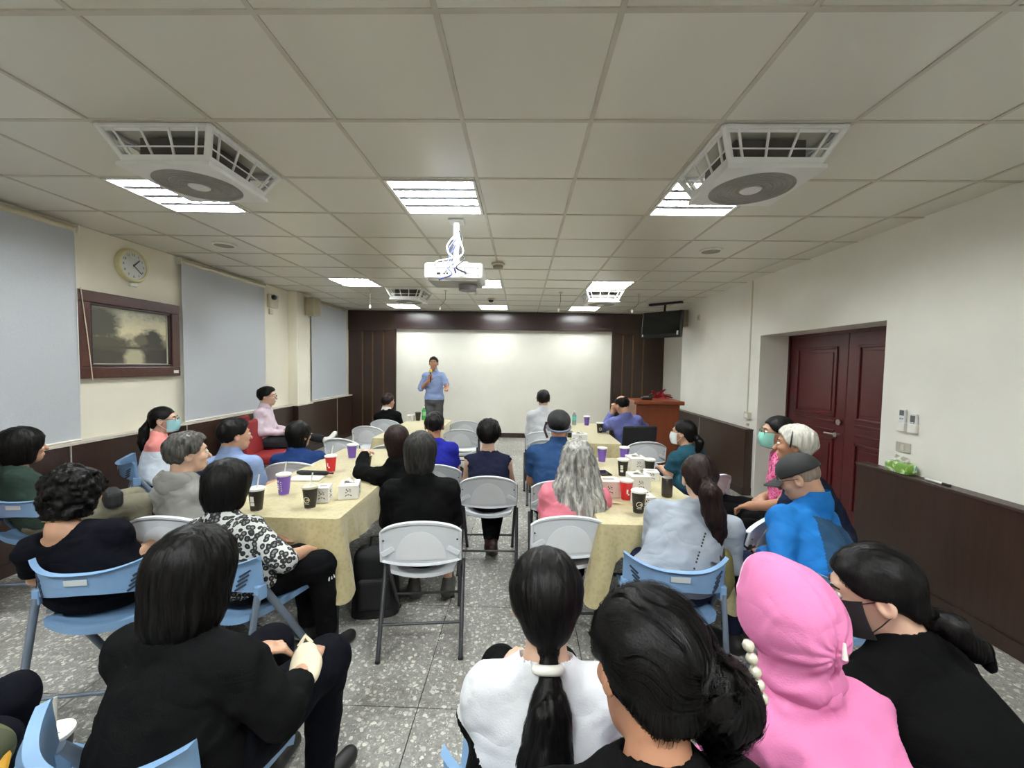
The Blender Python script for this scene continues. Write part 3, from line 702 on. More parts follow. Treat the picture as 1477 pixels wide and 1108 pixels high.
def blue_chair():
    r = thing('plastic_chair', 'x', 'chair'); hw = .235
    def yb(x, z): u = x/hw; return -.235+.11*abs(u)**2.4-.10*(z-.6)
    def edge(x): u = abs(x/hw); return (.555+.045*(1-u**2), .700+.034*u**3)
    def fr(u, v):
        x = (u-.5)*2*hw; a, b = edge(x); z = a+(b-a)*v; return (x, yb(x, z)+.006, z)
    def bk(u, v):
        x = (u-.5)*2*hw; a, b = edge(x); z = a+(b-a)*v
        lip = .018*max(0, (v-.86)/.14); return (x*(1+.02*(v > .9)), yb(x, z)-.004-lip, z)
    bk_o = MB().sheet(40, 14, fr, thick=bk).build('backrest', M_BLUE, r, smooth=45)
    for sx in (-1, 1):
        for k in range(4):
            x = sx*(.175+.006*k); z = .60+.021*k
            MB().box((x, yb(x, z)-.006, z), (.05, .007, .007), RZ(sx*.75) @ RY(-sx*.5)).build('slot', M_SLOT, bk_o)
        MB().tube([(sx*.222, -.13, .60), (sx*.215, -.03, .44), (sx*.20, .24, .0)], .014, 8, flat=1.3).build('leg', M_BLUETUBE, r, smooth=60)
        MB().tube([(sx*.228, -.145, .555), (sx*.232, -.20, .28), (sx*.225, -.28, .0)], .013, 8, flat=1.3).build('leg', M_BLUETUBE, r, smooth=60)
        MB().tube([(sx*.20, .235, .018), (sx*.20, .243, 0)], .019, 8).build('foot_cap', M_BLUETUBE, r)
        MB().tube([(sx*.225, -.277, .018), (sx*.225, -.282, 0)], .018, 8).build('foot_cap', M_BLUETUBE, r)
        MB().box((sx*.226, -.13, .56), (.03, .05, .07)).build('hinge', M_BLUE, r, bevel=.006)
    MB().tube([(-.228, -.235, .16), (.228, -.235, .16)], .008, 8).build('crossbar', M_BLUETUBE, r, smooth=60)
    MB().tube([(-.20, .165, .13), (.20, .165, .13)], .008, 8).build('crossbar', M_BLUETUBE, r, smooth=60)
    def st(u, v):
        x = (u-.5)*2; y = (v-.5)*2
        px = x*(.215-.02*(y < 0)*y*y); py = .02+y*.21-.03*x*x*(1 if y > 0 else -1)
        return (px, py, .44+.014*x**4-.014*(1-x*x)*(1-.5*y)+(.012 if y < -.85 else 0)-(.018 if y > .9 else 0))
    MB().sheet(20, 16, st, thick=lambda u, v: (st(u, v)[0]*.97, st(u, v)[1], st(u, v)[2]-.034)).build('seat', M_BLUE, r, smooth=50)
    MB().box((0, yb(0, .665)-.0085, .662), (.085, .002, .026), RX(.1)).build('sticker', mat('sticker_pale', (196, 204, 206), .5), bk_o)
    return r
wc = white_chair(); wused = []
WCH = [  # x, y, rz, label
    (-.565, 2.42, .12, 'white folding chair of the grey-haired woman in black'),
    (-.255, 3.34, .04, 'white folding chair of the woman in the sleeveless navy top'),
    (.275, 2.56, .03, 'white folding chair of the woman with long grey curls'),
    (.30, 3.27, .0, 'white folding chair of the man in the headband cap'),
    (-.72, 3.66, .0, 'white folding chair of the boy in the royal blue shirt'),
    (-1.93, 2.40, .03, 'white folding chair of the person in the grey hoodie'),
    (-1.97, 3.62, .15, 'white folding chair behind the person in the navy top at the long table'),
    (-1.95, 4.72, -.2, 'empty white folding chair beyond the navy top, nearest of three along the window-side table'),
    (-2.02, 5.63, -.12, 'empty white folding chair directly in front of the black-clad person by the stage'),
    (-2.03, 6.28, -.02, 'white folding chair of the person in black by the stage panels'),
    (-.88, 6.33, .14, 'empty white folding chair farthest along the aisle side of the stage-end table'),
    (-.80, 5.52, .05, 'empty white folding chair on the aisle side with papers on the seat'),
    (.27, 5.47, 0, 'white folding chair of the man in the white shirt'),
    (.31, 4.92, -.04, 'empty white folding chair behind the man in the white shirt'),
    (1.43, 4.93, 0, 'empty white folding chair in front of the lectern'),
    (1.30, 2.62, .67, 'white folding chair turned towards the table beside the blue jacket'),
    (1.42, 3.5, .55, 'white folding chair behind the ponytail of the woman in pale grey'),
    (-2.08, 2.98, .0, 'white folding chair of the man in the light blue shirt'),
    (-1.40, 4.46, .2, 'empty white folding chair between the two window-side tables'),
    (-.74, 2.98, .25, 'white folding chair of the woman reaching over the table')]
for x, y, rz, lb in WCH: place(wc, wused, (x, y, 0), rz, lb, 'white folding chairs')
bc = blue_chair(); bused = []
BCH = [(-1.93, 1.90, .2, 'blue plastic chair of the curly-haired woman in black'),
       (-1.36, 2.00, -.3, 'blue plastic chair of the woman in the leopard blouse'),
       (.75, 2.08, -.08, 'blue plastic chair of the woman in pale grey, sticker on its back'),
       (1.48, 2.0, .35, 'blue plastic chair of the man in the blue jacket'),
       (-3.22, 2.72, .1, 'blue plastic chair of the woman in dark green by the first blind'),
       (-.95, 1.08, -.2, 'blue plastic chair of the long-haired woman in black in front'),
       (.06, 1.06, .05, 'blue plastic chair of the girl in the white blouse'),
       (-3.36, 3.66, -.8, 'blue plastic chair of the masked woman by the wainscot'),
       (.27, .58, 0, 'blue plastic chair of the woman with the hair clip'),
       (.82, .94, .1, 'blue plastic chair of the child in the pink hood'),
       (1.26, 1.02, .45, 'blue plastic chair of the woman with the black mask'),
       (-1.42, .97, -.05, 'blue plastic chair holding the cup with the white lid')]
for x, y, rz, lb in BCH: place(bc, bused, (x, y, 0), rz, lb, 'blue plastic chairs')
# red upholstered chairs along the wainscot
M_RED = mat('red_upholstery', (132, 21, 28), .7, bump=.2, bscale=120)
M_MAROON = mat('maroon_wood', (66, 18, 20), .35)
def red_chair():
    r = thing('red_chair', 'x', 'chair')
    MB().box((0, .0, .43), (.50, .48, .10)).build('seat', M_RED, r, bevel=.03, seg=3)
    MB().box((0, -.235, .67), (.48, .07, .42), RX(.12)).build('backrest', M_RED, r, bevel=.03, seg=3)
    for sx in (-1, 1):
        for sy in (-1, 1): MB().tube([(sx*.21, sy*.19, .39), (sx*.225, sy*.22, 0)], .018, 8).build('leg', M_MAROON, r)
        MB().tube([(sx*.225, -.22, .42), (sx*.23, -.285, .84)], .016, 8).build('back_post', M_MAROON, r)
    return r
rc = red_chair(); rused = []
for x, y, rz, lb in ((-3.43, 5.30, -1.35, 'red upholstered chair of the man in the pale pink shirt'), (-3.08, 4.98, -1.35, 'empty red upholstered chair behind the light blue shirt'),
                     (-3.42, 2.08, -1.4, 'dark red upholstered chair at the picture edge under the first blind')):
    place(rc, rused, (x, y, 0), rz, lb, 'red upholstered chairs')
r = thing('black_chair', 'black chair of the man in the violet-blue shirt', 'chair', (1.46, 5.47, 0), .2)
M_BLKF = mat('black_fabric', (20, 20, 22), .8, bump=.2)
MB().box((0, 0, .44), (.46, .44, .07)).build('seat', M_BLKF, r, bevel=.025, seg=3)
MB().box((0, -.22, .70), (.46, .05, .34), RX(.1)).build('backrest', M_BLKF, r, bevel=.025, seg=3)
for sx in (-1, 1):
    MB().tube([(sx*.2, -.24, .80), (sx*.2, -.2, .45), (sx*.2, -.22, 0)], .012, 8).build('leg', M_BLACKPL, r)
    MB().tube([(sx*.2, .18, .42), (sx*.2, .2, 0)], .012, 8).build('leg', M_BLACKPL, r)
# tables with cloths
M_TTOP = mat('table_top', (180, 176, 168), .5)
def cloth_mat(name, col, col2):
    k = N(name); v = k.coord('Object'); w = k.n('ShaderNodeTexVoronoi'); w.inputs['Scale'].default_value = 42; k.l(v, w.inputs['Vector'])
    f = k.n('ShaderNodeMix', data_type='FLOAT'); f.inputs[0].default_value = .5; k.l(k.noise(v, 26, 3, .6, 1.2), f.inputs[2]); k.l(w.outputs['Distance'], f.inputs[3])
    k.base(k.ramp(f.outputs[0], [(.36, lin(col)), (.54, lin(col2))])); k.b.inputs['Roughness'].default_value = .5; k.b.inputs['Sheen Weight'].default_value = .3
    k.bump(k.noise(v, 300, 2), .15, .002); return k.m
M_CLOTH = cloth_mat('damask_gold', (178, 165, 122), (188, 176, 136))
TH = .735
def table(x0, x1, y0, y1, lbt, lbc, seed):
    cx, cy, hx, hy = (x0+x1)/2, (y0+y1)/2, (x1-x0)/2, (y1-y0)/2
    t = thing('folding_table', lbt, 'table', (cx, cy, 0), 0, 'long folding tables')
    MB().bb((-hx+.004, -hy+.004, TH-.035), (hx-.004, hy-.004, TH)).build('tabletop', M_TTOP, t, bevel=.004)
    for sy in (-1, 1):
        for sx in (-1, 1): MB().tube([(sx*(hx-.12), sy*(hy-.28), TH-.035), (sx*(hx-.06), sy*(hy-.10), 0)], .014, 8).build('leg', M_TUBEDK, t, smooth=60)
        MB().tube([(-hx+.09, sy*(hy-.19), .35), (hx-.09, sy*(hy-.19), .35)], .01, 8).build('crossbar', M_TUBEDK, t)
    # cloth: rounded-corner rings from the centre outwards and down
    rg = random.Random(seed); rc_ = .025; per = []
    def arc(ox, oy, a0):
        return [(ox+rc_*math.cos(a0+q*math.pi/2/8), oy+rc_*math.sin(a0+q*math.pi/2/8), a0+q*math.pi/2/8, 1) for q in range(9)]
    def side(p, q, n, a): return [(p[0]+(q[0]-p[0])*i/n, p[1]+(q[1]-p[1])*i/n, a, 0) for i in range(1, n)]
    X, Y = hx-rc_, hy-rc_; ny, nx = int(hy*60), int(hx*60)
    per += arc(X, Y, 0); per += side((X, Y+rc_), (-X, Y+rc_), nx, math.pi/2)
    per += arc(-X, Y, math.pi/2); per += side((-X-rc_, Y), (-X-rc_, -Y), ny, math.pi)
    per += arc(-X, -Y, math.pi); per += side((-X, -Y-rc_), (X, -Y-rc_), nx, 1.5*math.pi)
    per += arc(X, -Y, 1.5*math.pi); per += side((X+rc_, -Y), (X+rc_, Y), ny, 0)
    n = len(per); rows = []
    ph = [rg.uniform(0, 6) for _ in range(6)]
    z = TH+.003
    for k in (.0, .35, .7, .93): rows.append([(p[0]*k, p[1]*k, z) for p in per])
    rows.append([(p[0]+.003*math.cos(p[2]), p[1]+.003*math.sin(p[2]), z-.002) for p in per])
    nd = 12
    for d in range(1, nd+1):
        t_ = d/nd; row = []
        for (px, py, a, isc) in per:
            ds = min(math.hypot(px-sx*hx, py-sy*hy) for sx in (-1, 1) for sy in (-1, 1))
            cf = math.exp(-(ds/.075)**2); along = px+py
            drop = .215+.25*math.exp(-(ds/.055)**2)-.03*math.exp(-((ds-.15)/.05)**2)+.012*math.sin(along*7+ph[0])
            out = t_*(.018+.075*cf)+.016*t_*(1-cf)*math.sin(along*13+ph[1])*.8-.022*t_*math.exp(-((ds-.10)/.03)**2)+.026*t_*math.exp(-((ds-.17)/.035)**2)-.02*t_*math.exp(-((ds-.25)/.05)**2)
            out = max(out, .004)
            row.append((px+math.cos(a)*(.004+out), py+math.sin(a)*(.004+out), z-.004-drop*t_))
        rows.append(row)
    b = MB(); vs = [p for rw in rows for p in rw]; fs = []
    for i in range(len(rows)-1):
        for j in range(n): fs.append((i*n+j, (i+1)*n+j, (i+1)*n+(j+1) % n, i*n+(j+1) % n))
    b.add(vs, fs); o = b.build('tablecloth', M_CLOTH, None, smooth=60); o.location = (cx, cy, 0)
    tag(o, lbc, 'tablecloth', 'gold tablecloths')
T1 = (-1.80, -1.02, 2.25, 4.12); T2 = (.45, 1.14, 2.28, 3.95); T3 = (-1.74, -1.10, 4.72, 6.42); T4 = (.46, 1.14, 4.68, 6.32)
table(*T1, 'folding table under the near gold cloth on the window side', 'gold damask cloth on the near window-side table, corner hanging low', 1)
table(*T2, 'folding table under the near gold cloth on the door side', 'gold damask cloth on the near door-side table', 2)
table(*T3, 'folding table under the far gold cloth near the speaker', 'gold damask cloth on the far table near the standing speaker', 3)
table(*T4, 'folding table under the far gold cloth near the lectern', 'gold damask cloth on the far table near the lectern', 4)
# lectern with microphone and red plant behind it
M_LECT = wood('lectern_wood', (112, 54, 30), (136, 70, 40), .3, (6, 6, .8), 2)
r = thing('lectern', 'reddish brown wooden lectern at the side of the stage', 'lectern', (2.08, 6.55, 0), 0)
MB().prism([(-.33, -.22), (.33, -.22), (.33, .22), (-.33, .22)], lambda u, v, k: (u, v, (.06 if k == 0 else 1.05))).build('body', M_LECT, r, bevel=.004)
MB().box((0, -.01, 1.075), (.76, .56, .06)).build('top', M_LECT, r, bevel=.012)
MB().box((0, -.225, .56), (.56, .012, .84)).build('front_panel', M_LECT, r, bevel=.004)
MB().box((0, 0, .03), (.70, .48, .06)).build('plinth', M_LECT, r, bevel=.006)
r = thing('lectern_microphone', 'black microphone base standing on the lectern', 'microphone', (1.95, 6.5, 1.105))
MB().box((0, 0, .02), (.16, .11, .04)).build('base', M_BLACKPL, r, bevel=.012)
MB().box((-.02, -.05, .05), (.08, .012, .02)).build('display', M_METAL, r)
MB().tube([(.03, 0, .03), (.04, .0, .08), (.09, .0, .10)], .006, 8).build('gooseneck', M_BLACKPL, r, smooth=60)
r = thing('red_plant', 'red leafy potted plant behind the lectern', 'plant', (2.34, 7.0, 0))
MB().lathe([(.10, 0), (.14, .28), (.15, .30), (.12, .30), (.11, .27), (0, .27)], n=20).build('pot', mat('pot_brown', (90, 60, 46), .6), r, smooth=40)
MB().tube([(0, 0, .25), (.01, 0, .7), (0, .01, 1.10)], .02, 8).build('stem', mat('stem_brown', (80, 70, 40), .7), r, smooth=60)
M_RLEAF = mat('red_leaf', (160, 34, 44), .5, vary=.2); rg = random.Random(5)
lf = None
for k in range(46):
    a = rg.uniform(0, 6.28); el = rg.uniform(-.3, 1.0); L = rg.uniform(.10, .17)
    if lf is None:
        o = MB().sheet(4, 6, lambda u, v: ((u-.5)*.075*math.sin(math.pi*min(1, v*.92+.08))**.8, v*.15, .02*math.sin(v*2.5)-.03*abs(u-.5)), thick=lambda u, v: ((u-.5)*.074*math.sin(math.pi*min(1, v*.92+.08))**.8, v*.15, .02*math.sin(v*2.5)-.03*abs(u-.5)-.001)).build('leaf', M_RLEAF, r, smooth=60); lf = o.data
    else: o = link('leaf', lf, r)
    o.location = (.1*math.cos(a)*rg.random(), .1*math.sin(a)*rg.random(), 1.08+rg.uniform(-.12, .10)); o.rotation_euler = (el, rg.uniform(-.4, .4), a); o.scale = (L/.15,)*3
# ---- things on the tables
def art_cup(name, body, lid, lb, loc, h=.12, straw=True, mark=None, lean=.12, group=None, r0=.030, r1=.044, az=-1.57):
    r = thing(name, lb, 'cup', (*loc, TH+.004), random.uniform(-.3, .3), group)
    MB().lathe([(0, 0), (r0, 0), (r0+.001, .004), (r1-.001, h), (r1-.003, h)], n=28).build('cup_body', body, r, smooth=40)
    MB().lathe([(r1+.002, h-.004), (r1+.004, h), (r1+.003, h+.008), (r1-.006, h+.012), (r1-.010, h+.007), (0, h+.007)], n=28).build('lid', lid, r, smooth=40)
    MB().lathe([(r0+.0005, 0), (r0+.001, .006), (r0+.0014, .007)], n=28).build('base_rim', M_TRIMWHITE, r, smooth=40)
    if straw: MB().tube([(0, 0, h-.02), (lean*.09, .01, h+.085)], .0042, 8).build('straw', M_TRIMWHITE, r, smooth=60)
    if mark: mark(r, h, r0, r1)
    return r
def curved(r, h, r0, r1, cells, m, name, zc, az=-1.57):
    for (du, dz, w, hh) in cells:
        b = MB()
        def P(u, v, off):
            z = zc+dz+(v-.5)*hh; rad = r0+(r1-r0)*z/h+off; th = az+(du+(u-.5)*w)/rad
            return (rad*math.cos(th), rad*math.sin(th), z)
        b.sheet(max(2, int(w/.004)), 1, lambda u, v: P(u, v, .0012), thick=lambda u, v: P(u, v, -.0005)); b.build(name, m, r)
def ring_mark(r, h, r0, r1):
    zc = h*.45; b = MB(); n = 24
    pts = []
    for i in range(n+1):
        a = 2*math.pi*i/n; z = zc+.017*math.sin(a); rad = r0+(r1-r0)*z/h+.001; th = -1.45+.017*math.cos(a)/rad
        pts.append((rad*math.cos(th), rad*math.sin(th), z))
    b.tube(pts, .0016, 5, caps=False); b.build('logo_ring', M_WHITEINK, r)
    curved(r, h, r0, r1, [(.008, .0, .012, .012), (-.003, -.004, .005, .005)], mat('logo_gold', (196, 176, 120), .6), 'logo_mark', zc, -1.45)
    curved(r, h, r0, r1, [(-.012+.006*k, -.024, .004, .003) for k in range(5)], M_WHITEINK, 'lettering', zc, -1.45)
STROKES = {'C': [(.0, 0, .004, .02), (.006, .008, .010, .004), (.006, -.008, .010, .004)], 'I': [(0, 0, .004, .02)], 'T': [(.004, .008, .014, .004), (.004, 0, .004, .02)], 'Y': [(.0, .005, .004, .012), (.008, .005, .004, .012), (.004, -.004, .004, .012)]}
def city_mark(r, h, r0, r1):
    z = h*.70
    for i, ch in enumerate('CITY'):
        curved(r, h, r0, r1, [(-.014+b*1.0, a*1.0-i*.017+.0, d, c) for (a, b, c, d) in STROKES[ch]], M_WHITEINK, 'lettering', z, -1.72)
    for i in range(5): curved(r, h, r0, r1, [(.012, -.002-i*.014, .006, .005)], M_WHITEINK, 'lettering', z, -1.72)
def dash_mark(r, h, r0, r1):
    curved(r, h, r0, r1, [(-.004, .0, .010, .028), (.006, -.02, .012, .010)], M_WHITEINK, 'logo_mark', h*.5, -1.45)
def slip_mark(r, h, r0, r1):
    curved(r, h, r0, r1, [(0, .012, .022, .034), (0, -.018, .024, .018)], M_WHITEINK, 'sticker', h*.5, -1.75)
M_PURP = mat('cup_purple', (116, 84, 178), .45, vary=.03); M_BLKCUP = mat('cup_black', (34, 30, 26), .45, vary=.03); M_REDCUP = mat('cup_red', (206, 34, 42), .45, vary=.03)
M_LIDW = mat('lid_white', (232, 232, 228), .35); M_LIDT = mat('lid_cream', (206, 200, 184), .3)
CUPS = [('paper_cup', M_PURP, M_LIDW, 'purple paper cup with white lettering at the near end of the window-side table', (-1.56, 2.64), .13, True, city_mark),
        ('paper_cup', M_BLKCUP, M_LIDT, 'black paper cup with a round logo at the near end of the window-side table', (-1.265, 2.41), .125, True, ring_mark),
        ('paper_cup', M_BLKCUP, M_LIDW, 'black paper cup beside the head of the woman in leopard print', (-1.55, 2.345), .125, True, slip_mark),
        ('paper_cup', M_REDCUP, M_LIDW, 'red paper cup with a straw in the middle of the window-side table', (-1.52, 3.22), .125, True, dash_mark),
        ('paper_cup', M_PURP, M_LIDW, 'purple paper cup next to the reaching hand', (-1.55, 3.70), .12, True, None),
        ('paper_cup', M_BLKCUP, M_LIDW, 'dark cup half hidden by the reaching arm', (-1.30, 3.40), .10, False, None),
        ('paper_cup', M_PURP, M_LIDW, 'purple paper cup beside the long grey curls', (.745, 3.78), .125, False, None),
        ('paper_cup', M_PURP, M_LIDW, 'purple paper cup behind the farthest white carton of the door-side table', (.955, 3.80), .13, False, None),
        ('paper_cup', M_BLKCUP, M_LIDW, 'black paper cup in the middle of the door-side table', (.82, 3.30), .13, False, slip_mark),
        ('paper_cup', M_REDCUP, M_LIDW, 'red paper cup on the door-side table', (.70, 2.71), .125, False, dash_mark),
        ('paper_cup', M_BLKCUP, M_LIDW, 'black paper cup with a white logo at the near end of the door-side table', (.715, 2.47), .13, False, ring_mark),
        ('paper_cup', M_BLKCUP, M_LIDW, 'black paper cup at the far corner beside the ponytail of the woman in pale grey', (1.08, 3.45), .10, False, None),
        ('paper_cup', M_BLKCUP, M_LIDW, 'black paper cup in front of the man in the violet-blue shirt', (1.03, 5.42), .13, False, ring_mark),
        ('paper_cup', M_PURP, M_LIDW, 'small purple cup at the far end of the lectern-side table', (.96, 6.08), .13, False, None),
        ('paper_cup', M_BLKCUP, M_BLKCUP, 'dark brown cup on the far table near the speaker', (-1.585, 6.22), .12, False, None)]
for nm, b, l, lb, loc, h, st, mk in CUPS: art_cup(nm, b, l, lb, loc, h, st, mk, group='takeaway cups on the tables')
M_CARD = mat('white_card', (228, 226, 224), .6, vary=.02); M_CARDP = mat('pinkish_card', (226, 206, 200), .6, vary=.02)
def carton(loc, rz, lb, size=(.16, .115, .10), m=None, tissue=True):
    r = thing('tissue_box', lb, 'tissue box', (*loc, TH+.004), rz, 'paper tissue boxes on the tables'); w, d, h = size
    MB().bb((-w/2, -d/2, 0), (w/2, d/2, h)).build('box', m or M_CARD, r, bevel=.003)
    MB().bb((-w*.28, -d*.14, h-.0005), (w*.28, d*.14, h+.0012)).build('opening', mat('opening_grey', (150, 140, 132), .7), r)
    if tissue: MB().sheet(6, 4, lambda u, v: ((u-.5)*.07, .010*math.sin(5*v+6*u), h+.03*v*(1-abs(u-.5)))).build('tissue', M_TRIMWHITE, r, smooth=60)
    def face(R, off):
        cells = [(-.016, .034, .006, .014), (.004, .040, .005, .006), (.012, .030, .014, .006), (-.004, .022, .008, .012), (.014, .016, .010, .005), (-.018, .010, .010, .006), (-.016, -.012, .012, .006), (.0, -.008, .012, .006), (.016, -.012, .012, .006), (-.022, -.018, .006, .006), (.022, -.018, .006, .006)]
        b = MB()
        for x, z, cw, ch in cells: b.box(R @ Vector((x*.8, -off, h*.42+z*.8)), (cw*.8, .001, ch*.8) if abs((R @ Vector((0, 1, 0))).y) > .5 else (.001, cw*.8, ch*.8))
        b.build('printed_mark', M_INK, r)
    face(RZ(0), d/2+.0008); face(RZ(math.pi/2), w/2+.0008)
    return r
carton((-1.12, 2.64), .28, 'white tissue box with a printed mark near the corner of the window-side table', (.12, .15, .09))
carton((-1.245, 2.54), .2, 'plain white tissue box behind the black cup with the round logo', (.08, .10, .095), tissue=False)
carton((.60, 2.80), 0, 'pinkish tissue box beside the red cup', (.14, .13, .11), M_CARDP, False)
carton((.845, 2.95), .05, 'white tissue box just behind the red cup, tissue showing', (.14, .14, .11))
carton((1.0, 3.58), .1, 'white tissue box near the far end of the door-side table', (.14, .16, .10))
carton((.78, 2.60), .1, 'low white tissue box half hidden by the pale grey shoulder', (.12, .12, .07))
carton((1.02, 3.22), -.1, 'white tissue box beside the black can', (.11, .10, .07), tissue=False)
carton((.68, 4.80), 0, 'white tissue box on the lectern-side table behind the headband cap', (.17, .13, .09))
carton((-1.69, 6.20), 0, 'small white tissue box on the far table near the speaker', (.10, .10, .09), tissue=False)
carton((-1.22, 3.92), .2, 'white tissue box near the hidden far end of the window-side table', (.10, .12, .11))
def flat(name, cat, lb, loc, rz, size, m, m2, part):
    r = thing(name, lb, cat, (*loc, TH+.004), rz); w, d, h = size
    MB().bb((-w/2, -d/2, 0), (w/2, d/2, h)).build('body', m, r, bevel=.002)
    MB().bb((-w*.46, -d*.46, h-.0003), (w*.46, d*.46, h+.0006)).build(part, m2, r)
    return r
M_SCR = mat('phone_glass', (12, 12, 14), .1)
flat('notebook', 'notebook', 'white notepad on the edge of the window-side table', (-1.60, 3.02), .1, (.22, .17, .012), M_CARD, M_TRIMWHITE, 'page')
r = thing('umbrella', 'folded black umbrella lying on the white notepad', 'umbrella', (-1.58, 3.07, TH+.034), 0)
MB().tube([(-.13, 0, 0), (-.10, 0, 0), (.10, 0, 0), (.12, 0, 0)], [.012, .018, .016, .008], 10).build('canopy', M_BLKF, r, smooth=50)
MB().tube([(.115, 0, 0), (.15, 0, 0)], .009, 8).build('handle', M_BLACKPL, r, smooth=50)
flat('phone', 'phone', 'dark phone lying beside the pinkish tissue box', (.68, 3.36), .2, (.09, .15, .01), M_BLACKPL, M_SCR, 'screen')
flat('phone', 'phone', 'dark phone lying beside the headband cap on the far table', (.60, 5.1), .1, (.08, .15, .06), M_BLACKPL, M_SCR, 'screen')
r = thing('pen', 'short dark pen lying near the white tissue boxes', 'pen', (1.0, 3.40, TH+.009), 1.2)
MB().tube([(-.06, 0, 0), (.05, 0, 0)], .005, 8).build('barrel', M_BLACKPL, r); MB().tube([(.05, 0, 0), (.065, 0, 0)], [.005, .001], 8).build('tip', M_METAL, r)
r = thing('candy_wrapper', 'clear wrapped candy strip on the door-side table', 'wrapper', (.60, 2.62, TH+.004))
MB().sheet(6, 4, lambda u, v: ((u-.5)*.08, (v-.5)*.035, .003+.006*math.sin(u*9)*math.sin(v*3.1)+.006)).build('film', mat('film', (220, 205, 170), .2), r, smooth=60)
r = thing('drink_can', 'dark grey metal tumbler beside the face of the woman in pale grey', 'tumbler', (1.0, 2.80, TH+.004))
M_CAN = mat('can_dark', (66, 62, 64), .28, .7)
MB().lathe([(0, 0), (.032, 0), (.036, .006), (.037, .12), (.033, .128)], n=24).build('body', M_CAN, r, smooth=40); MB().lathe([(.033, .127), (.034, .132), (.03, .134), (0, .131)], n=24).build('lid', M_METAL, r, smooth=40)
def bottle(lb, loc, body, cap, h=.21):
    r = thing('water_bottle', lb, 'bottle', (*loc, TH+.004)); s = h/.21
    MB().lathe([(0, 0), (.028, 0), (.031, .006), (.031, .06), (.029, .065), (.031, .07), (.031, .14), (.012, .185), (.012, .195)], n=20).build('body', body, r, smooth=50)
    MB().lathe([(.0315, .07), (.0318, .072), (.0318, .125), (.0315, .127)], n=20).build('label_band', cap, r, smooth=50)
    MB().lathe([(.014, .19), (.014, .208), (0, .21)], n=14).build('cap', cap if False else M_TRIMWHITE, r, smooth=40)
M_GRN = mat('bottle_green', (70, 160, 88), .2); M_CLR = mat('bottle_clear', (190, 220, 216), .15, trans=.6); M_TEAL = mat('label_teal', (96, 196, 190), .4)
bottle('green drink bottle on the far table near the speaker', (-1.52, 6.32), M_GRN, mat('label_green', (120, 190, 130), .4)); bottle('clear water bottle with a teal label near the lectern-side table end', (.78, 6.12), M_CLR, M_TEAL)
# papers and a bag on chairs, backpack on the floor
r = thing('backpack', 'black backpack on the floor under the corner of the gold cloth', 'backpack', (-.93, 2.60, 0), .2)
def bp(u, v):
    th = 2*math.pi*u; c, s = math.cos(th), math.sin(th); e = .6; k = (1-.12*v)*(1 if v < .85 else math.sqrt(max(0, 1-((v-.85)/.15)**2))*.999+.001)
    return (math.copysign(abs(c)**e, c)*.15*k, math.copysign(abs(s)**e, s)*.10*k, v*.44)
MB().sheet(32, 16, bp).build('main_bag', M_BLKF, r, smooth=60)
MB().box((0, -.10, .16), (.20, .05, .20)).build('front_pocket', M_BLKF, r, bevel=.03, seg=3)
MB().tube([(-.04, 0, .43), (-.03, 0, .49), (.03, 0, .49), (.04, 0, .43)], .008, 8).build('handle', M_BLKF, r, smooth=60)
for sx in (-1, 1): MB().tube([(sx*.09, .08, .40), (sx*.11, .16, .32), (sx*.10, .15, .12), (sx*.11, .10, .06)], .012, 6, flat=.4).build('strap', M_BLKF, r, smooth=60)
# ================================================================ PEOPLE: implicit bodies meshed with surface nets
V3 = lambda *a: np.array(a, float)
_lat = np.random.default_rng(11).uniform(-1, 1, (32, 32, 32))
def vnoise(P, freq, off=0.):
    q = P*freq+off; i = np.floor(q).astype(int); f = q-i; f = f*f*(3-2*f)
    r = 0
    for a in (0, 1):
        wa = f[:, 0] if a else 1-f[:, 0]
        for b in (0, 1):
            wb = f[:, 1] if b else 1-f[:, 1]
            for c in (0, 1):
                wc_ = f[:, 2] if c else 1-f[:, 2]
                r = r+wa*wb*wc_*_lat[(i[:, 0]+a) & 31, (i[:, 1]+b) & 31, (i[:, 2]+c) & 31]
    return r
def cone(P, a, b, ra, rb):
    a, b = np.asarray(a, float), np.asarray(b, float); ab = b-a; L = ab@ab+1e-12
    t = np.clip((P-a)@ab/L, 0, 1)
    return np.linalg.norm(P-(a+t[:, None]*ab), axis=1)-(ra+(rb-ra)*t)
def ell(P, c, r, M=None):
    q = P-np.asarray(c, float)
    if M is not None: q = q@M
    r = np.asarray(r, float); k0 = np.linalg.norm(q/r, axis=1); k1 = np.linalg.norm(q/(r*r), axis=1)+1e-9
    return k0*(k0-1)/k1
def smin(a, b, k):
    h = np.clip(.5+.5*(b-a)/k, 0, 1); return b*(1-h)+a*h-k*h*(1-h)
def smax(a, b, k): return -smin(-a, -b, k)
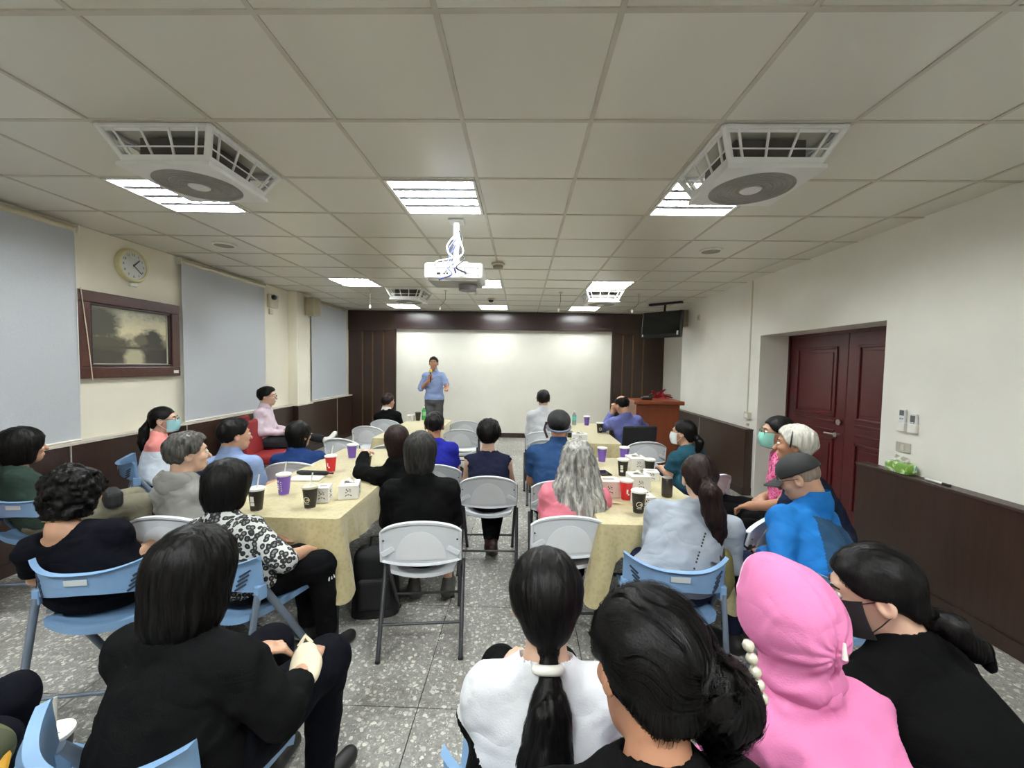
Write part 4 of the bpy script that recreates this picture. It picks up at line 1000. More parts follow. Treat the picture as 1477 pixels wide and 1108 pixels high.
def surfnet(fn, lo, hi, h, blk=4):
    lo = np.asarray(lo, float); n = np.maximum(2, np.ceil((np.asarray(hi, float)-lo)/h/blk).astype(int))*blk
    nb = n//blk
    ax = [lo[i]+h*(np.arange(nb[i])*blk+(blk-1)/2) for i in range(3)]
    C = np.stack(np.meshgrid(*ax, indexing='ij'), -1).reshape(-1, 3)
    dc = fn(C); near = (np.abs(dc) < h*blk*1.35+.006).reshape(nb)
    V = np.repeat(np.repeat(np.repeat(np.where(dc < 0, -1., 1.).reshape(nb), blk, 0), blk, 1), blk, 2)
    m = np.repeat(np.repeat(np.repeat(near, blk, 0), blk, 1), blk, 2)
    idx = np.argwhere(m)
    if len(idx) == 0: return np.zeros((0, 3)), np.zeros((0, 4), int)
    V[m] = fn(lo+h*idx)
    s = V < 0
    c = np.zeros(np.array(V.shape)-1, int)
    sl = lambda a, b, d: np.s_[a:V.shape[0]-1+a, b:V.shape[1]-1+b, d:V.shape[2]-1+d]
    for a in (0, 1):
        for b in (0, 1):
            for d in (0, 1): c += s[sl(a, b, d)]
    act = np.argwhere((c > 0) & (c < 8)); idm = -np.ones(c.shape, int); idm[tuple(act.T)] = np.arange(len(act))
    acc = np.zeros((len(act), 3)); cnt = np.zeros(len(act))
    cor = [(a, b, d) for a in (0, 1) for b in (0, 1) for d in (0, 1)]
    for p in cor:
        for k in range(3):
            if p[k]: continue
            q = list(p); q[k] = 1
            v0 = V[tuple((act+p).T)]; v1 = V[tuple((act+q).T)]; cr = (v0 < 0) != (v1 < 0)
            t = np.where(cr, v0/np.where(cr, v0-v1, 1), 0)
            pt = np.tile(np.array(p, float), (len(act), 1)); pt[:, k] = t
            acc += pt*cr[:, None]; cnt += cr
    verts = lo+h*(act+acc/np.maximum(cnt, 1)[:, None])
    quads = []
    for k in range(3):
        u, v = (k+1) % 3, (k+2) % 3
        a0 = [slice(None)]*3; a1 = [slice(None)]*3; a0[k] = slice(0, -1); a1[k] = slice(1, None)
        for d in (u, v): a0[d] = slice(1, -1); a1[d] = slice(1, -1)
        s0, s1 = s[tuple(a0)], s[tuple(a1)]; e = np.argwhere(s0 != s1)
        if len(e) == 0: continue
        inside = s0[tuple(e.T)]; off = np.zeros(3, int); off[u] = 1; off[v] = 1; e = e+off
        def cell_(du, dv):
            w = e.copy(); w[:, u] -= du; w[:, v] -= dv; return idm[tuple(w.T)]
        q = np.stack([cell_(1, 1), cell_(0, 1), cell_(0, 0), cell_(1, 0)], 1)
        q[~inside] = q[~inside][:, ::-1]; quads.append(q)
    Q = np.concatenate(quads) if quads else np.zeros((0, 4), int)
    return verts, Q[(Q >= 0).all(1)]
def np_mesh(name, verts, quads, m, parent, mi=None, smooth=True):
    me = bpy.data.meshes.new(name); nv, nf = len(verts), len(quads); k = quads.shape[1] if nf else 4
    me.vertices.add(nv); me.vertices.foreach_set('co', np.ascontiguousarray(verts, np.float32).ravel())
    me.loops.add(nf*k); me.loops.foreach_set('vertex_index', np.ascontiguousarray(quads, np.int32).ravel())
    me.polygons.add(nf); me.polygons.foreach_set('loop_start', np.arange(0, nf*k, k, dtype=np.int32))
    for x in (m if isinstance(m, (list, tuple)) else [m]): me.materials.append(x)
    if mi is not None: me.polygons.foreach_set('material_index', np.ascontiguousarray(mi, np.int32))
    me.update(calc_edges=True)
    if smooth: me.shade_smooth()
    return link(name, me, parent)
def implicit(name, fn, lo, hi, h, m, parent, mi_fn=None):
    v, q = surfnet(fn, lo, hi, h)
    mi = mi_fn(v[q].mean(1)) if mi_fn is not None and len(q) else None
    return np_mesh(name, v, q, m, parent, mi)
def merge(parts):
    vs, qs, o = [], [], 0
    for v, q in parts: vs.append(v); qs.append(q+o); o += len(v)
    return np.concatenate(vs), np.concatenate(qs)
def frame(d, up=(0, 0, 1)):
    d = np.asarray(d, float); d = d/np.linalg.norm(d); s = np.cross(d, np.asarray(up, float))
    if np.linalg.norm(s) < 1e-3: s = np.cross(d, (0, 1, 0))
    s /= np.linalg.norm(s); return d, s, np.cross(s, d)
# ---- materials for people
def skin(name, col):
    if name in MATS: return MATS[name]
    k = N(name); v = k.coord('Object'); c = lin(col)
    k.base(k.ramp(k.noise(v, 18, 3), [(.3, tuple(x*.88 for x in c[:3])+(1,)), (.7, c)])); k.b.inputs['Roughness'].default_value = .5
    k.b.inputs['Subsurface Weight'].default_value = .0; MATS[name] = k.m; return k.m
SK = skin('skin_warm', (190, 146, 119)); SK2 = skin('skin_tan', (172, 122, 94)); SK3 = skin('skin_fair', (206, 168, 145))
LIP = mat('lip', (158, 92, 84), .5); EYEW = mat('eye_white', (222, 218, 212), .3); IRIS = mat('iris', (28, 20, 16), .2); BROW = mat('brow', (34, 28, 26), .8)
def hairmat(name, a, b, rough=.48, scale=90, stretch=(1, 1, .06), spec=.15):
    if name in MATS: return MATS[name]
    k = N(name); v = k.coord('Object', stretch); f = k.noise(v, scale, 4, .6, .3)
    k.base(k.ramp(f, [(.3, lin(a)), (.7, lin(b))])); k.b.inputs['Roughness'].default_value = rough; k.b.inputs['Specular IOR Level'].default_value = spec
    k.bump(f, .35, .004); MATS[name] = k.m; return k.m
HB = hairmat('hair_black', (6, 5, 5), (17, 15, 15)); HBR = hairmat('hair_brown', (22, 13, 12), (44, 28, 26)); HDG = hairmat('hair_dark_grey', (16, 15, 15), (64, 62, 60))
HG = hairmat('hair_grey', (70, 68, 66), (222, 219, 212), .45, 45, (1, 1, .12)); HW = hairmat('hair_white', (196, 192, 182), (236, 233, 224), .45); HSALT = hairmat('hair_salt', (26, 25, 25), (104, 101, 98), .45, 60)
def fabric(name, col, rough=.85, vary=.08, bump=.25, bscale=180, fold=.4):
    if name in MATS: return MATS[name]
    k = N(name); c = lin(col); v = k.coord('Object', (1, 1, 1.5))
    k.b.inputs['Roughness'].default_value = rough; k.b.inputs['Specular IOR Level'].default_value = .06
    k.base(k.ramp(k.noise(v, 9, 3), [(.3, tuple(x*(1-vary*1.6) for x in c[:3])+(1,)), (.7, tuple(min(1, x*(1+vary)) for x in c[:3])+(1,))]))
    f1 = k.noise(v, 7, 1, .4, .7); ab = k.n('ShaderNodeMath', operation='SUBTRACT'); k.l(f1, ab.inputs[0]); ab.inputs[1].default_value = .5
    aa = k.n('ShaderNodeMath', operation='ABSOLUTE'); k.l(ab.outputs[0], aa.inputs[0])
    b1 = k.n('ShaderNodeBump'); b1.inputs['Strength'].default_value = fold; b1.inputs['Distance'].default_value = .035; k.l(aa.outputs[0], b1.inputs['Height'])
    b2 = k.n('ShaderNodeBump'); b2.inputs['Strength'].default_value = bump; b2.inputs['Distance'].default_value = .003; k.l(k.noise(v, bscale, 2), b2.inputs['Height'])
    k.l(b1.outputs[0], b2.inputs['Normal']); k.l(b2.outputs[0], k.b.inputs['Normal'])
    MATS[name] = k.m; return k.m
BLKC = fabric('cloth_black', (11, 11, 12)); NAVYB = fabric('cloth_navy_black', (12, 13, 20)); NAVY = fabric('cloth_navy', (34, 50, 84)); DENIM = fabric('cloth_denim', (40, 48, 74)); GREYT = fabric('cloth_grey_trousers', (82, 82, 84))
DKGREY = fabric('cloth_dark_grey', (44, 44, 48)); SHOEB = mat('shoe_black', (24, 23, 23), .5); SHOEW = mat('shoe_white', (216, 214, 208), .5); SHOEG = mat('shoe_grey', (70, 68, 64), .6)
def leopard():
    k = N('cloth_leopard'); v = k.coord('Object'); nz = k.n('ShaderNodeTexNoise'); k.l(v, nz.inputs['Vector']); nz.inputs['Scale'].default_value = 14
    mx = k.n('ShaderNodeMix', data_type='VECTOR'); mx.inputs[0].default_value = .02; k.l(v, mx.inputs[4]); k.l(nz.outputs['Color'], mx.inputs[5])
    vo = k.n('ShaderNodeTexVoronoi'); vo.inputs['Scale'].default_value = 44; k.l(mx.outputs[1], vo.inputs['Vector'])
    W_, K_, G_ = lin((186, 186, 184)), lin((16, 16, 18)), lin((104, 104, 104))
    k.base(k.ramp(vo.outputs['Distance'], [(0, G_), (.24, G_), (.28, K_), (.56, K_), (.60, W_), (1, W_)])); k.b.inputs['Roughness'].default_value = .8; return k.m
def camo(name, cols, scale=26):
    k = N(name); v = k.coord('Object'); f = k.noise(v, scale, 2, .5, 1.0); n = len(cols)
    k.base(k.ramp(f, [(.36+.28*i/n, lin(c)) for i, c in enumerate(cols)], 'CONSTANT')); k.b.inputs['Roughness'].default_value = .8; return k.m
# ---- hand
def hand_fn(w, d, nrm, sgn, curl=.5, spread=.0, s=1.0):
    d, sd, up = frame(d, nrm); segs = []
    th = sd*sgn
    pl = w+d*.045*s
    def F(P):
        q = P-pl; L = np.stack([q@d, q@sd, q@up], 1)
        r = ell(L, (0, 0, 0), (.055*s, .041*s, .018*s))
        for a, b, ra, rb in segs: r = smin(r, cone(P, a, b, ra, rb), .006)
        return smin(r, cone(P, w-d*.02, w+d*.02*s, .026*s, .026*s), .02)
    for i, (off, ln) in enumerate(((.028, .070), (.010, .080), (-.010, .074), (-.028, .058))):
        b0 = w+d*.088*s+sd*off*s*sgn; a = curl*.7; k = 1+.1*i
        d1 = d*math.cos(a*k)-up*math.sin(a*k)+sd*sgn*spread*(1.5-i)*.2; d2 = d*math.cos(a*2.1*k)-up*math.sin(a*2.1*k)
        m1 = b0+d1*ln*.5*s; segs.append((b0-d*.02*s, m1, .0095*s, .0085*s)); segs.append((m1, m1+d2*ln*.5*s, .0085*s, .007*s))
    t0 = w+d*.025*s+th*.03*s; t1 = t0+(d*.55+th*.65-up*.3*curl)*.04*s; t2 = t1+(d*.85+th*.2-up*.6*curl)*.032*s
    segs.append((t0, t1, .013*s, .010*s)); segs.append((t1, t2, .010*s, .008*s))
    pts = np.array([p for g in segs for p in g[:2]]+[w-d*.03])
    return F, pts.min(0)-.02, pts.max(0)+.02
def rotm(yaw, pitch, roll):                     # head frame: x right, y forward, z up ; columns = axes
    M = Matrix.Rotation(yaw, 3, 'Z') @ Matrix.Rotation(pitch, 3, 'X') @ Matrix.Rotation(roll, 3, 'Y')
    return np.array(M)

def head_sdf(s, fem):
    def F(q):                                   # q: head-local points
        q = q/s
        d = ell(q, (0, -.014, .034), (.076, .095, .087)); d = smin(d, ell(q, (0, .022, -.022), (.062-.003*fem, .070, .082)), .03)
        d = smin(d, ell(q, (0, .050, -.082), (.036-.004*fem, .038, .034)), .035)
        d = smin(d, cone(q, (0, .088, .008), (0, .110, -.030), .006, .0125), .014)
        d = smin(d, cone(q, (-.034, .078, .032), (.034, .078, .032), .011, .011), .02)
        d = smin(d, cone(q, (-.017, .089, -.063), (.017, .089, -.063), .0085, .0085), .008)
        for sx in (-1, 1):
            d = smax(d, -(np.linalg.norm(q-V3(sx*.032, .104, .010), axis=1)-.017), .012)
            d = smin(d, ell(q, (sx*.037, .066, -.02), (.022, .024, .02)), .02)
            e = ell(q, (sx*.080, -.010, -.006), (.011, .022, .034)); e = smax(e, -ell(q, (sx*.092, -.004, -.002), (.010, .012, .020)), .006)
            d = smin(d, e, .010)
        return d*s
    return F

def person(label, hip, face, head, top, hair='short', hm=HB, sk=SK, shirt=BLKC, sleeve='short', pants=DENIM, shoes=SHOEB, hyaw=None, hpitch=0., hroll=0.,
           seat=.455, width=1.0, belly=1.0, fem=0, arms=None, legs=None, stand=False, neckline=.0, collar=None, hs=1.0, extras=None, hv=1.0, wrinkle=1.0, cuff=None, hem=.12,
           strands=400, face_detail=False, shirt_mi=None, knee=(.43, .52), tail=None, messy=1.0, legs_on=True, sho_drop=.205, hand_curl=.6, child=1.0, pocket=None):
    hx, hy = hip; r = thing('person', label, 'person', (hx, hy, 0), face)
    R = np.array(Matrix.Rotation(face, 3, 'Z')); Ri = R.T
    hs = hs*child
    HC_ = Ri@(V3(head[0]-hx, head[1]-hy, top-.128*hs))      # head centre, person-local
    hy_ = (hyaw if hyaw is not None else face)-face; HM = rotm(hy_, hpitch, hroll)
    dist = math.hypot(head[0], head[1]); hb = min(max(dist*.0034, .0085), .020); hh = min(max(dist*.0017, .0036), .0085); hhair = min(max(dist*.0015, .0036), .008)
    toH = lambda P: (P-HC_)@HM
    frH = lambda q: HC_+HM@np.asarray(q, float)
    nb = frH((0, -.035, -.125*hs)); W = width*child
    pel = V3(0, 0, seat+.085) if not stand else V3(0, 0, seat)
    sc_ = V3(HC_[0]*.85+0*.0, HC_[1]-.045, HC_[2]-sho_drop*hs)           # mid-shoulders
    sp = sc_-pel; L = np.linalg.norm(sp); du, ds, df = frame(sp, (0, -1, 0)); ds = -ds if ds[0] < 0 else ds; df = np.cross(du, ds); df = df if df[1] > 0 else -df
    B = np.stack([ds, df, du], 1)
    sw = .148*W; dsh = ds*np.array([1, 1, .3]); dsh /= np.linalg.norm(dsh)
    shl = {1: sc_+dsh*sw-du*.015, -1: sc_-dsh*sw-du*.015}
    A = {1: None, -1: None}
    for sx in (1, -1):
        a = (arms or {}).get(sx, 'lap')
        if a == 'lap': el = shl[sx]+V3(sx*.035, .05, -.25*min(1, L/.42)); wr = V3(sx*.07, .27+pel[1]+HC_[1]*.3, max(seat+.16, el[2]-.02))
        elif a == 'down': el = shl[sx]+V3(sx*.06, -.01, -.27); wr = el+V3(sx*.0, .06, -.23)
        else: el, wr = V3(*a[0]), V3(*a[1])
        hd = wr-el; hd = hd/np.linalg.norm(hd); A[sx] = (el, wr, hd if not (isinstance(a, tuple) and len(a) > 2) else V3(*a[2]))
    if not stand:
        G_ = {sx: (pel+V3(sx*.085*W, .03, -.01), V3(sx*.105*W, knee[0]*child, knee[1]), V3(sx*.115, (knee[0]-.03)*child, .085)) for sx in (1, -1)}
    else:
        G_ = {sx: (pel+V3(sx*.085*W, 0, -.02), V3(sx*.10, .015, .50), V3(sx*.11, -.01, .085)) for sx in (1, -1)}
    if legs: G_.update({k: tuple(V3(*p) for p in v) for k, v in legs.items()})
    c0 = pel+du*L*.62; c1 = pel+du*L*.28
    def torso(P, inf=0.):
        d = ell(P, c0, (.155*W+inf, .105*belly+inf, L*.42+inf), B); d = smin(d, ell(P, c1, (.150*W*(.94 if fem else 1)+inf, .112*belly+inf, L*.36+inf), B), .06)
        d = smin(d, ell(P, pel+V3(0, 0, .01), (.172*W+inf, .128+inf, .115+inf)), .06)
        d = smin(d, cone(P, shl[1], shl[-1], .052*W+inf, .052*W+inf), .05)
        d = smin(d, cone(P, nb-V3(0, 0, .02), shl[1]*.55+sc_*.45, .052+inf, .045+inf), .04); d = smin(d, cone(P, nb-V3(0, 0, .02), shl[-1]*.55+sc_*.45, .052+inf, .045+inf), .04)
        return d
    def upper(P, inf=0., sx=1): return cone(P, shl[sx], A[sx][0], .049*W+inf, .040+inf)
    def fore(P, inf=0., sx=1): return cone(P, A[sx][0], A[sx][1], .040+inf, .027+inf)
    def legf(P, inf=0., sx=1, k=.03):
        h_, kn, an = G_[sx]; d = cone(P, h_, kn, .082*W+inf, .058*W+inf); return smin(d, cone(P, kn, an, .055*W+inf, .038+inf), k)
    HF = head_sdf(hs, fem)
    nk = .049 if fem else .056
    def neckd(P): return cone(P, frH((0, -.030*hs, -.05*hs)), nb-V3(0, 0, .03), nk*hs, (nk+.006)*hs)
    # --- body (skin)
    def bodyf(P):
        d = torso(P, -.012)
        for sx in (1, -1):
            d = smin(d, smin(upper(P, 0, sx), fore(P, 0, sx), .02), .03)
            if legs_on: d = smin(d, legf(P, -.010, sx), .03)
        return smin(d, neckd(P), .03)
    pts = [pel, nb, HC_-V3(0, 0, .1)]+[p for sx in (1, -1) for p in (shl[sx], A[sx][0], A[sx][1])]+([p for sx in (1, -1) for p in G_[sx]] if legs_on else [])
    pts = np.array(pts); lo, hi = pts.min(0)-.17, pts.max(0)+.17; lo[2] = max(lo[2], .0)
    parts = [surfnet(bodyf, lo, hi, hb*1.35)]
    hl = HC_-.17*hs; hu = HC_+.17*hs
    parts.append(surfnet(lambda P: smin(HF(toH(P)), neckd(P), .025*hs), hl-V3(0, 0, .08), hu, hh))
    nhead = len(parts[0][1]), len(parts[0][1])+len(parts[1][1])
    for sx in (1, -1):
        f_, a_, b_ = hand_fn(A[sx][1], A[sx][2], (0, 0, 1) if abs(A[sx][2][2]) < .8 else (0, -1, 0), -sx, hand_curl, s=.95*child)
        g_ = lambda P, f_=f_, sx=sx: smin(f_(P), fore(P, 0, sx), .02)
        fe = A[sx][0]*.6+A[sx][1]*.4
        parts.append(surfnet(g_, np.minimum(a_, fe-.05), np.maximum(b_, fe+.05), min(max(dist*.0015, .004), .008)))
    bv, bq = merge(parts); ctr = toH(bv[bq].mean(1))/hs
    mi = ((np.abs(ctr[:, 0]) < .021) & (ctr[:, 1] > .086) & (np.abs(ctr[:, 2]+.063) < .0075)).astype(int)
    body = np_mesh('body', bv, bq, [sk, LIP], r, mi)
    if face_detail:
        for sx in (1, -1):
            c = frH((sx*.031*hs, .0845*hs, .010*hs)); v, q = surfnet(lambda P: ell(P, c, (.0135*hs, .0135*hs, .010*hs)), c-.02, c+.02, .003)
            np_mesh('eye', v, q, [EYEW, IRIS], r, (np.linalg.norm((v[q].mean(1)-frH((sx*.031*hs, .098*hs, .010*hs))), axis=1) < .0072*hs).astype(int))
            a, b, cc = frH((sx*.016*hs, .094*hs, .033*hs)), frH((sx*.034*hs, .092*hs, .038*hs)), frH((sx*.050*hs, .078*hs, .032*hs))
            MB().tube([a, b, cc], [.003, .004, .002], 6).build('eyebrow', BROW, r, smooth=60)
    # --- shirt
    amp = .0062*wrinkle; off = random.uniform(0, 30)
    def wr_(P):
        Q = P*np.array([1., 1., 1.6]); return amp*vnoise(Q, 11, off)-amp*.9*np.clip(1-3*np.abs(vnoise(Q+.05*vnoise(P, 7, off+3)[:, None], 8, off+9)), 0, 1)+amp*.55*vnoise(Q+.35*vnoise(P, 5, off)[:, None]*.1, 25, off)
    cuffs = {'short': ('u', .78), 'elbow': ('f', .12), 'long': ('f', .93), 'three': ('f', .45), 'none': ('u', .0), 'cap': ('u', .45)}[sleeve]
    def shirtf(P):
        d = torso(P, .012)
        cut = P[:, 2]-(pel[2]-.075 if not stand else pel[2]+.005); d = smax(d, -cut, .015)
        for sx in (1, -1):
            el, wr, _ = A[sx]
            if sleeve == 'none':
                d = smax(d, -(cone(P, shl[sx]+V3(sx*.035, 0, -.02), el, .062*W, .06)), .012); continue
            ud = (el-shl[sx])/np.linalg.norm(el-shl[sx]); s_ = upper(P, .012+.004*(sleeve in ('short', 'elbow')), sx)
            if cuffs[0] == 'u': s_ = np.maximum(s_, (P-(shl[sx]+(el-shl[sx])*cuffs[1]))@ud)
            else:
                fd = (wr-el)/np.linalg.norm(wr-el); f2 = fore(P, .012, sx); f2 = np.maximum(f2, (P-(el+(wr-el)*cuffs[1]))@fd); s_ = smin(s_, f2, .02)
            d = smin(d, s_, .03)
        nd = cone(P, nb+V3(0, .022, .12), nb+V3(0, .020-neckline*.55, .004-neckline*.6), .058*hs, (.056+neckline*.75)*hs)
        d = d+wr_(P)*np.clip((np.abs(nd)-.005)/.03, 0, 1)
        return smax(d, -nd, .008)
    lo2, hi2 = np.array([pel, nb]+[p for sx in (1, -1) for p in (shl[sx], A[sx][0], A[sx][1])]).min(0)-.19, np.array([pel, nb]+[p for sx in (1, -1) for p in (shl[sx], A[sx][0], A[sx][1])]).max(0)+.19
    sh = implicit('shirt', shirtf, lo2, hi2, hb, shirt, r, (lambda c: shirt_mi(c, dict(shl=shl, A=A, nb=nb, sc=sc_, pel=pel, B=B))) if shirt_mi else None)
    if collar:
        b = MB(); n = 20
        for k, (r0, z0) in enumerate(((.066, .03), (.072, .0))): pass
        def cf(u, v):
            th = -math.pi/2+(u-.5)*2*math.pi*.9; rr0 = (.062+.012*v+.010*(v > .5)*(v-.5))*hs
            return tuple(nb+V3(math.cos(th)*rr0*1.05, math.sin(th)*rr0+.008, .045-.05*v+.012*math.sin(th)*-1))
        MB().sheet(24, 5, cf, thick=lambda u, v: tuple(V3(*cf(u, v))+V3(0, 0, -.003))).build('collar', collar if not isinstance(collar, bool) else shirt, r, smooth=60)
    # --- trousers and shoes
    if legs_on:
        def pantf(P):
            d = ell(P, pel+V3(0, 0, -.005), (.180*W, .136, .112))
            for sx in (1, -1):
                h_, kn, an = G_[sx]; s_ = legf(P, .010, sx); sd_ = (an-kn)/np.linalg.norm(an-kn); s_ = np.maximum(s_, (P-(an-sd_*(hem-.085)))@sd_); d = smin(d, s_, .03)
            d = smax(d, P[:, 2]-(pel[2]+.075), .01)
            return d+wr_(P)*.8
        pp = np.array([pel]+[p for sx in (1, -1) for p in G_[sx]])
        implicit('trousers', pantf, np.maximum(pp.min(0)-.19, V3(-9, -9, .0)), pp.max(0)+.19, hb*1.1, pants, r)
        for sx in (1, -1):
            h_, kn, an = G_[sx]; sd_ = (an-kn)/np.linalg.norm(an-kn); tv = V3(sx*.12, 1, 0); tv = tv-sd_*(tv@sd_); tv = tv/np.linalg.norm(tv)
            if abs(sd_[2]) > .8: base = V3(an[0], an[1], .0); tv = V3(sx*.12, 1, 0)
            else: base = an+sd_*.08
            upv = V3(0, 0, 1) if abs(sd_[2]) > .8 else -sd_
            def shoef(P, base=base, tv=tv, upv=upv, an=an):
                d = cone(P, base-tv*.03+upv*.045, base+tv*.15+upv*.034, .042, .034); d = smin(d, cone(P, base+upv*.05, base+upv*.11, .042, .040), .03)
                return smax(d, -((P-base)@upv), .006)
            implicit('shoe', shoef, base-.22, base+.24, hb, shoes, r)
    # --- hair
    if hair: make_hair(r, hair, hm, HC_, HM, hs, hhair, strands, hv, tail, dist, nb, messy)
    ctx = dict(r=r, frH=frH, toH=toH, HC=HC_, HM=HM, hs=hs, nb=nb, shl=shl, A=A, pel=pel, torso=torso, B=B, hb=hb, hh=hh, sc=sc_, G=G_, HF=HF, shirt=sh, du=du, ds=ds, df=df, L=L)
    if extras: extras(ctx)
    return ctx

def make_hair(r, style, hm, HC_, HM, hs, h, strands, hv, tail, dist, nb, messy=1.0):
    toH = lambda P: ((P-HC_)@HM)/hs
    frH = lambda q: HC_+HM@(np.asarray(q, float)*hs)
    off = random.uniform(0, 30); cr = lambda q, t: ell(q, (0, -.014, .034), (.076+t, .095+t, .087+t))
    YM = np.array(Matrix(HM.tolist()).to_euler('XYZ').to_matrix()) if False else np.stack([np.array([HM[1, 1], -HM[0, 1], 0])/np.hypot(HM[1, 1], HM[0, 1]), np.array([HM[0, 1], HM[1, 1], 0])/np.hypot(HM[1, 1], HM[0, 1]), V3(0, 0, 1)], 1)
    tl = [np.array([*(HC_+YM@(np.asarray(p[:3], float)*hs)), p[3]*hs]) for p in tail] if tail is not None else None     # tail: person-local points, with radii appended
    def cutline(y, pts): return np.interp(y, [p[0] for p in pts], [p[1] for p in pts])
    lo, hi = HC_-.2*hs, HC_+.19*hs
    k = 6.28
    if style in ('short', 'crop', 'bald'):
        t = {'short': .017, 'crop': .008, 'bald': .010}[style]*hv
        pts = [(-.13, -.075), (-.06, -.070), (-.03, -.02), (-.012, .010), (.03, .018), (.045, .03), (.06, .062), (.075, .078), (.12, .10)]
        def F(P):
            q = toH(P); d = cr(q, t); d = smin(d, ell(q, (0, .03, .085), (.055, .05, .035)), .03) if style == 'short' else d
            d = d+.0045*hv*vnoise(np.stack([q[:, 0], q[:, 1], q[:, 2]*.35], 1), 60, off)+.004*hv*vnoise(q, 22, off)
            d = smax(d, cutline(q[:, 1], pts)-q[:, 2]+.006*vnoise(q, 70, off), .008)
            if style == 'bald': d = smax(d, -(ell(q, (0, .0, .11), (.062, .085, .055))), .008)
            return d*hs
    elif style in ('bob', 'curly', 'longbob'):
        t = .024*hv; zb = {'bob': -.115, 'curly': -.105, 'longbob': -.150}[style]
        def F(P):
            q = toH(P); d = cr(q, t)
            vol = ell(q, (0, -.025, -.04), (.090*hv+.006, .088*hv+.008, .115 if style != 'longbob' else .15)); d = smin(d, vol, .03)
            if style == 'longbob': d = smin(d, ell(q, (0, -.025, -.09), (.088*hv, .080*hv, .085)), .04)
            n1 = np.stack([q[:, 0], q[:, 1], q[:, 2]*.25], 1)
            if style == 'curly': d = d+.012*vnoise(q, 32, off)+.008*vnoise(q, 62, off)
            else: d = d+.0035*vnoise(n1, 80, off)+.003*vnoise(n1, 34, off)
            d = smax(d, zb-q[:, 2]+.008*vnoise(q, 40, off), .012)
            fy = .040+.03*np.clip((q[:, 2]-.02)/.06, 0, 1)*0; carve = ell(q, (0, .115, -.035), (.066, .085, .098)); d = smax(d, -carve, .01)
            return d*hs
        lo, hi = lo-V3(.02, .02, .10), hi+V3(.02, .02, 0)
    elif style in ('pony', 'tight'):
        t = .010*hv; pts = [(-.13, -.078), (-.06, -.074), (-.03, -.03), (-.012, .008), (.03, .016), (.05, .03), (.065, .062), (.08, .08), (.12, .10)]
        def F(P):
            q = toH(P); d = cr(q, t)+.0022*vnoise(np.stack([q[:, 0], q[:, 1]*.4, q[:, 2]*.4], 1), 110, off)
            d = smin(d, ell(q, (0, -.07, -.035), (.058, .035, .05)), .02)
            d = smax(d, cutline(q[:, 1], pts)-q[:, 2], .008)*hs
            if tl is not None:
                for a, b in zip(tl[:-1], tl[1:]): d = smin(d, cone(P, a[:3], b[:3], a[3], b[3])+.005*vnoise(P*np.array([1, 1, .2]), 90, off), .012)
            return d
    elif style == 'long':
        t = .020*hv
        def F(P):
            q = toH(P); d = cr(q, t); d = smin(d, ell(q, (0, -.035, -.05), (.088*hv, .080*hv, .12)), .03); d = d*hs
            if tl is not None:
                for a, b in zip(tl[:-1], tl[1:]):
                    u = (P-b[:3]); M3 = np.array([1., 1.6, 1.]); d = smin(d, cone(P*M3, a[:3]*M3, b[:3]*M3, a[3], b[3])/1.25, .035)
            n1 = np.stack([P[:, 0], P[:, 1], P[:, 2]*.28], 1)
            d = d+.009*vnoise(n1+.012*np.sin(P[:, 2:3]*70+P[:, 0:1]*30), 48, off)+.004*vnoise(n1, 26, off)
            d = smax(d, -ell(q, (0, .115, -.035), (.064, .085, .10))*hs, .01)
            return d
    if tl is not None:
        lo = np.minimum(lo, np.array([p[:3] for p in tl]).min(0)-.10); hi = np.maximum(hi, np.array([p[:3] for p in tl]).max(0)+.10)
    v, q = surfnet(F, lo, hi, h)
    if len(q) == 0: return
    # strands: thin ribbons combed over the surface
    if strands:
        rg = np.random.default_rng(int(abs(off)*1000)); n = strands
        P = v[rg.integers(0, len(v), n)].copy(); st = .011*hs if style != 'curly' else .006; steps = 10 if style not in ('long', 'pony') else 16
        if style == 'short': steps = 5
        if style in ('crop', 'bald'): steps = 3
        rg2 = rg.random(n)**3; e = .002; rings = []; prev = None; tie = tl[0][:3] if tl is not None else None
        for s_ in range(steps):
            f0 = F(P); g = np.stack([F(P+np.eye(3)[i]*e)-f0 for i in range(3)], 1); g /= np.linalg.norm(g, axis=1)[:, None]+1e-9
            P = P-g*np.clip(f0, -.01, .01)[:, None]
            if tie is not None and style == 'pony':
                dirv = tie-P; far = np.linalg.norm(dirv, axis=1); below = P[:, 2] < tie[2]-.01
                dirv = np.where(below[:, None], V3(0, 0, -1), dirv/(far[:, None]+1e-6))
            else:
                qh = (P-HC_)@HM; dirv = np.tile(V3(0, 0, -1.), (n, 1))+.6*np.stack([qh[:, 0], qh[:, 1], 0*qh[:, 0]], 1)@HM.T/.1*(qh[:, 2:3] > .06)
            if style == 'curly': dirv = dirv+1.2*np.stack([vnoise(P, 40, i*7.) for i in range(3)], 1)
            dirv = dirv+.12*messy*np.stack([vnoise(P, 30, 3+i*5.) for i in range(3)], 1)
            t_ = dirv-g*np.sum(dirv*g, 1)[:, None]; t_ /= np.linalg.norm(t_, axis=1)[:, None]+1e-6
            sd = np.cross(t_, g); w = (.0011+.0006*rg.random(n))[:, None]*min(2.2, max(.8, dist/1.6))*(1-.8*s_/(steps-1))
            lift = (.0010+.0022*math.sin(math.pi*s_/(steps-1)))+(.004*(messy-1)*rg2*(s_/(steps-1)))[:, None]
            c = P+g*lift; rings.append((c-sd*w, c+sd*w)); P = P+t_*st
        sv = np.concatenate([np.stack(x, 1).reshape(-1, 3) for x in rings]); qs = []
        base = np.arange(n)*2
        for s_ in range(steps-1):
            a = s_*2*n+base; b = (s_+1)*2*n+base; qs.append(np.stack([a, a+1, b+1, b], 1))
        v, q = merge([(v, q), (sv, np.concatenate(qs))])
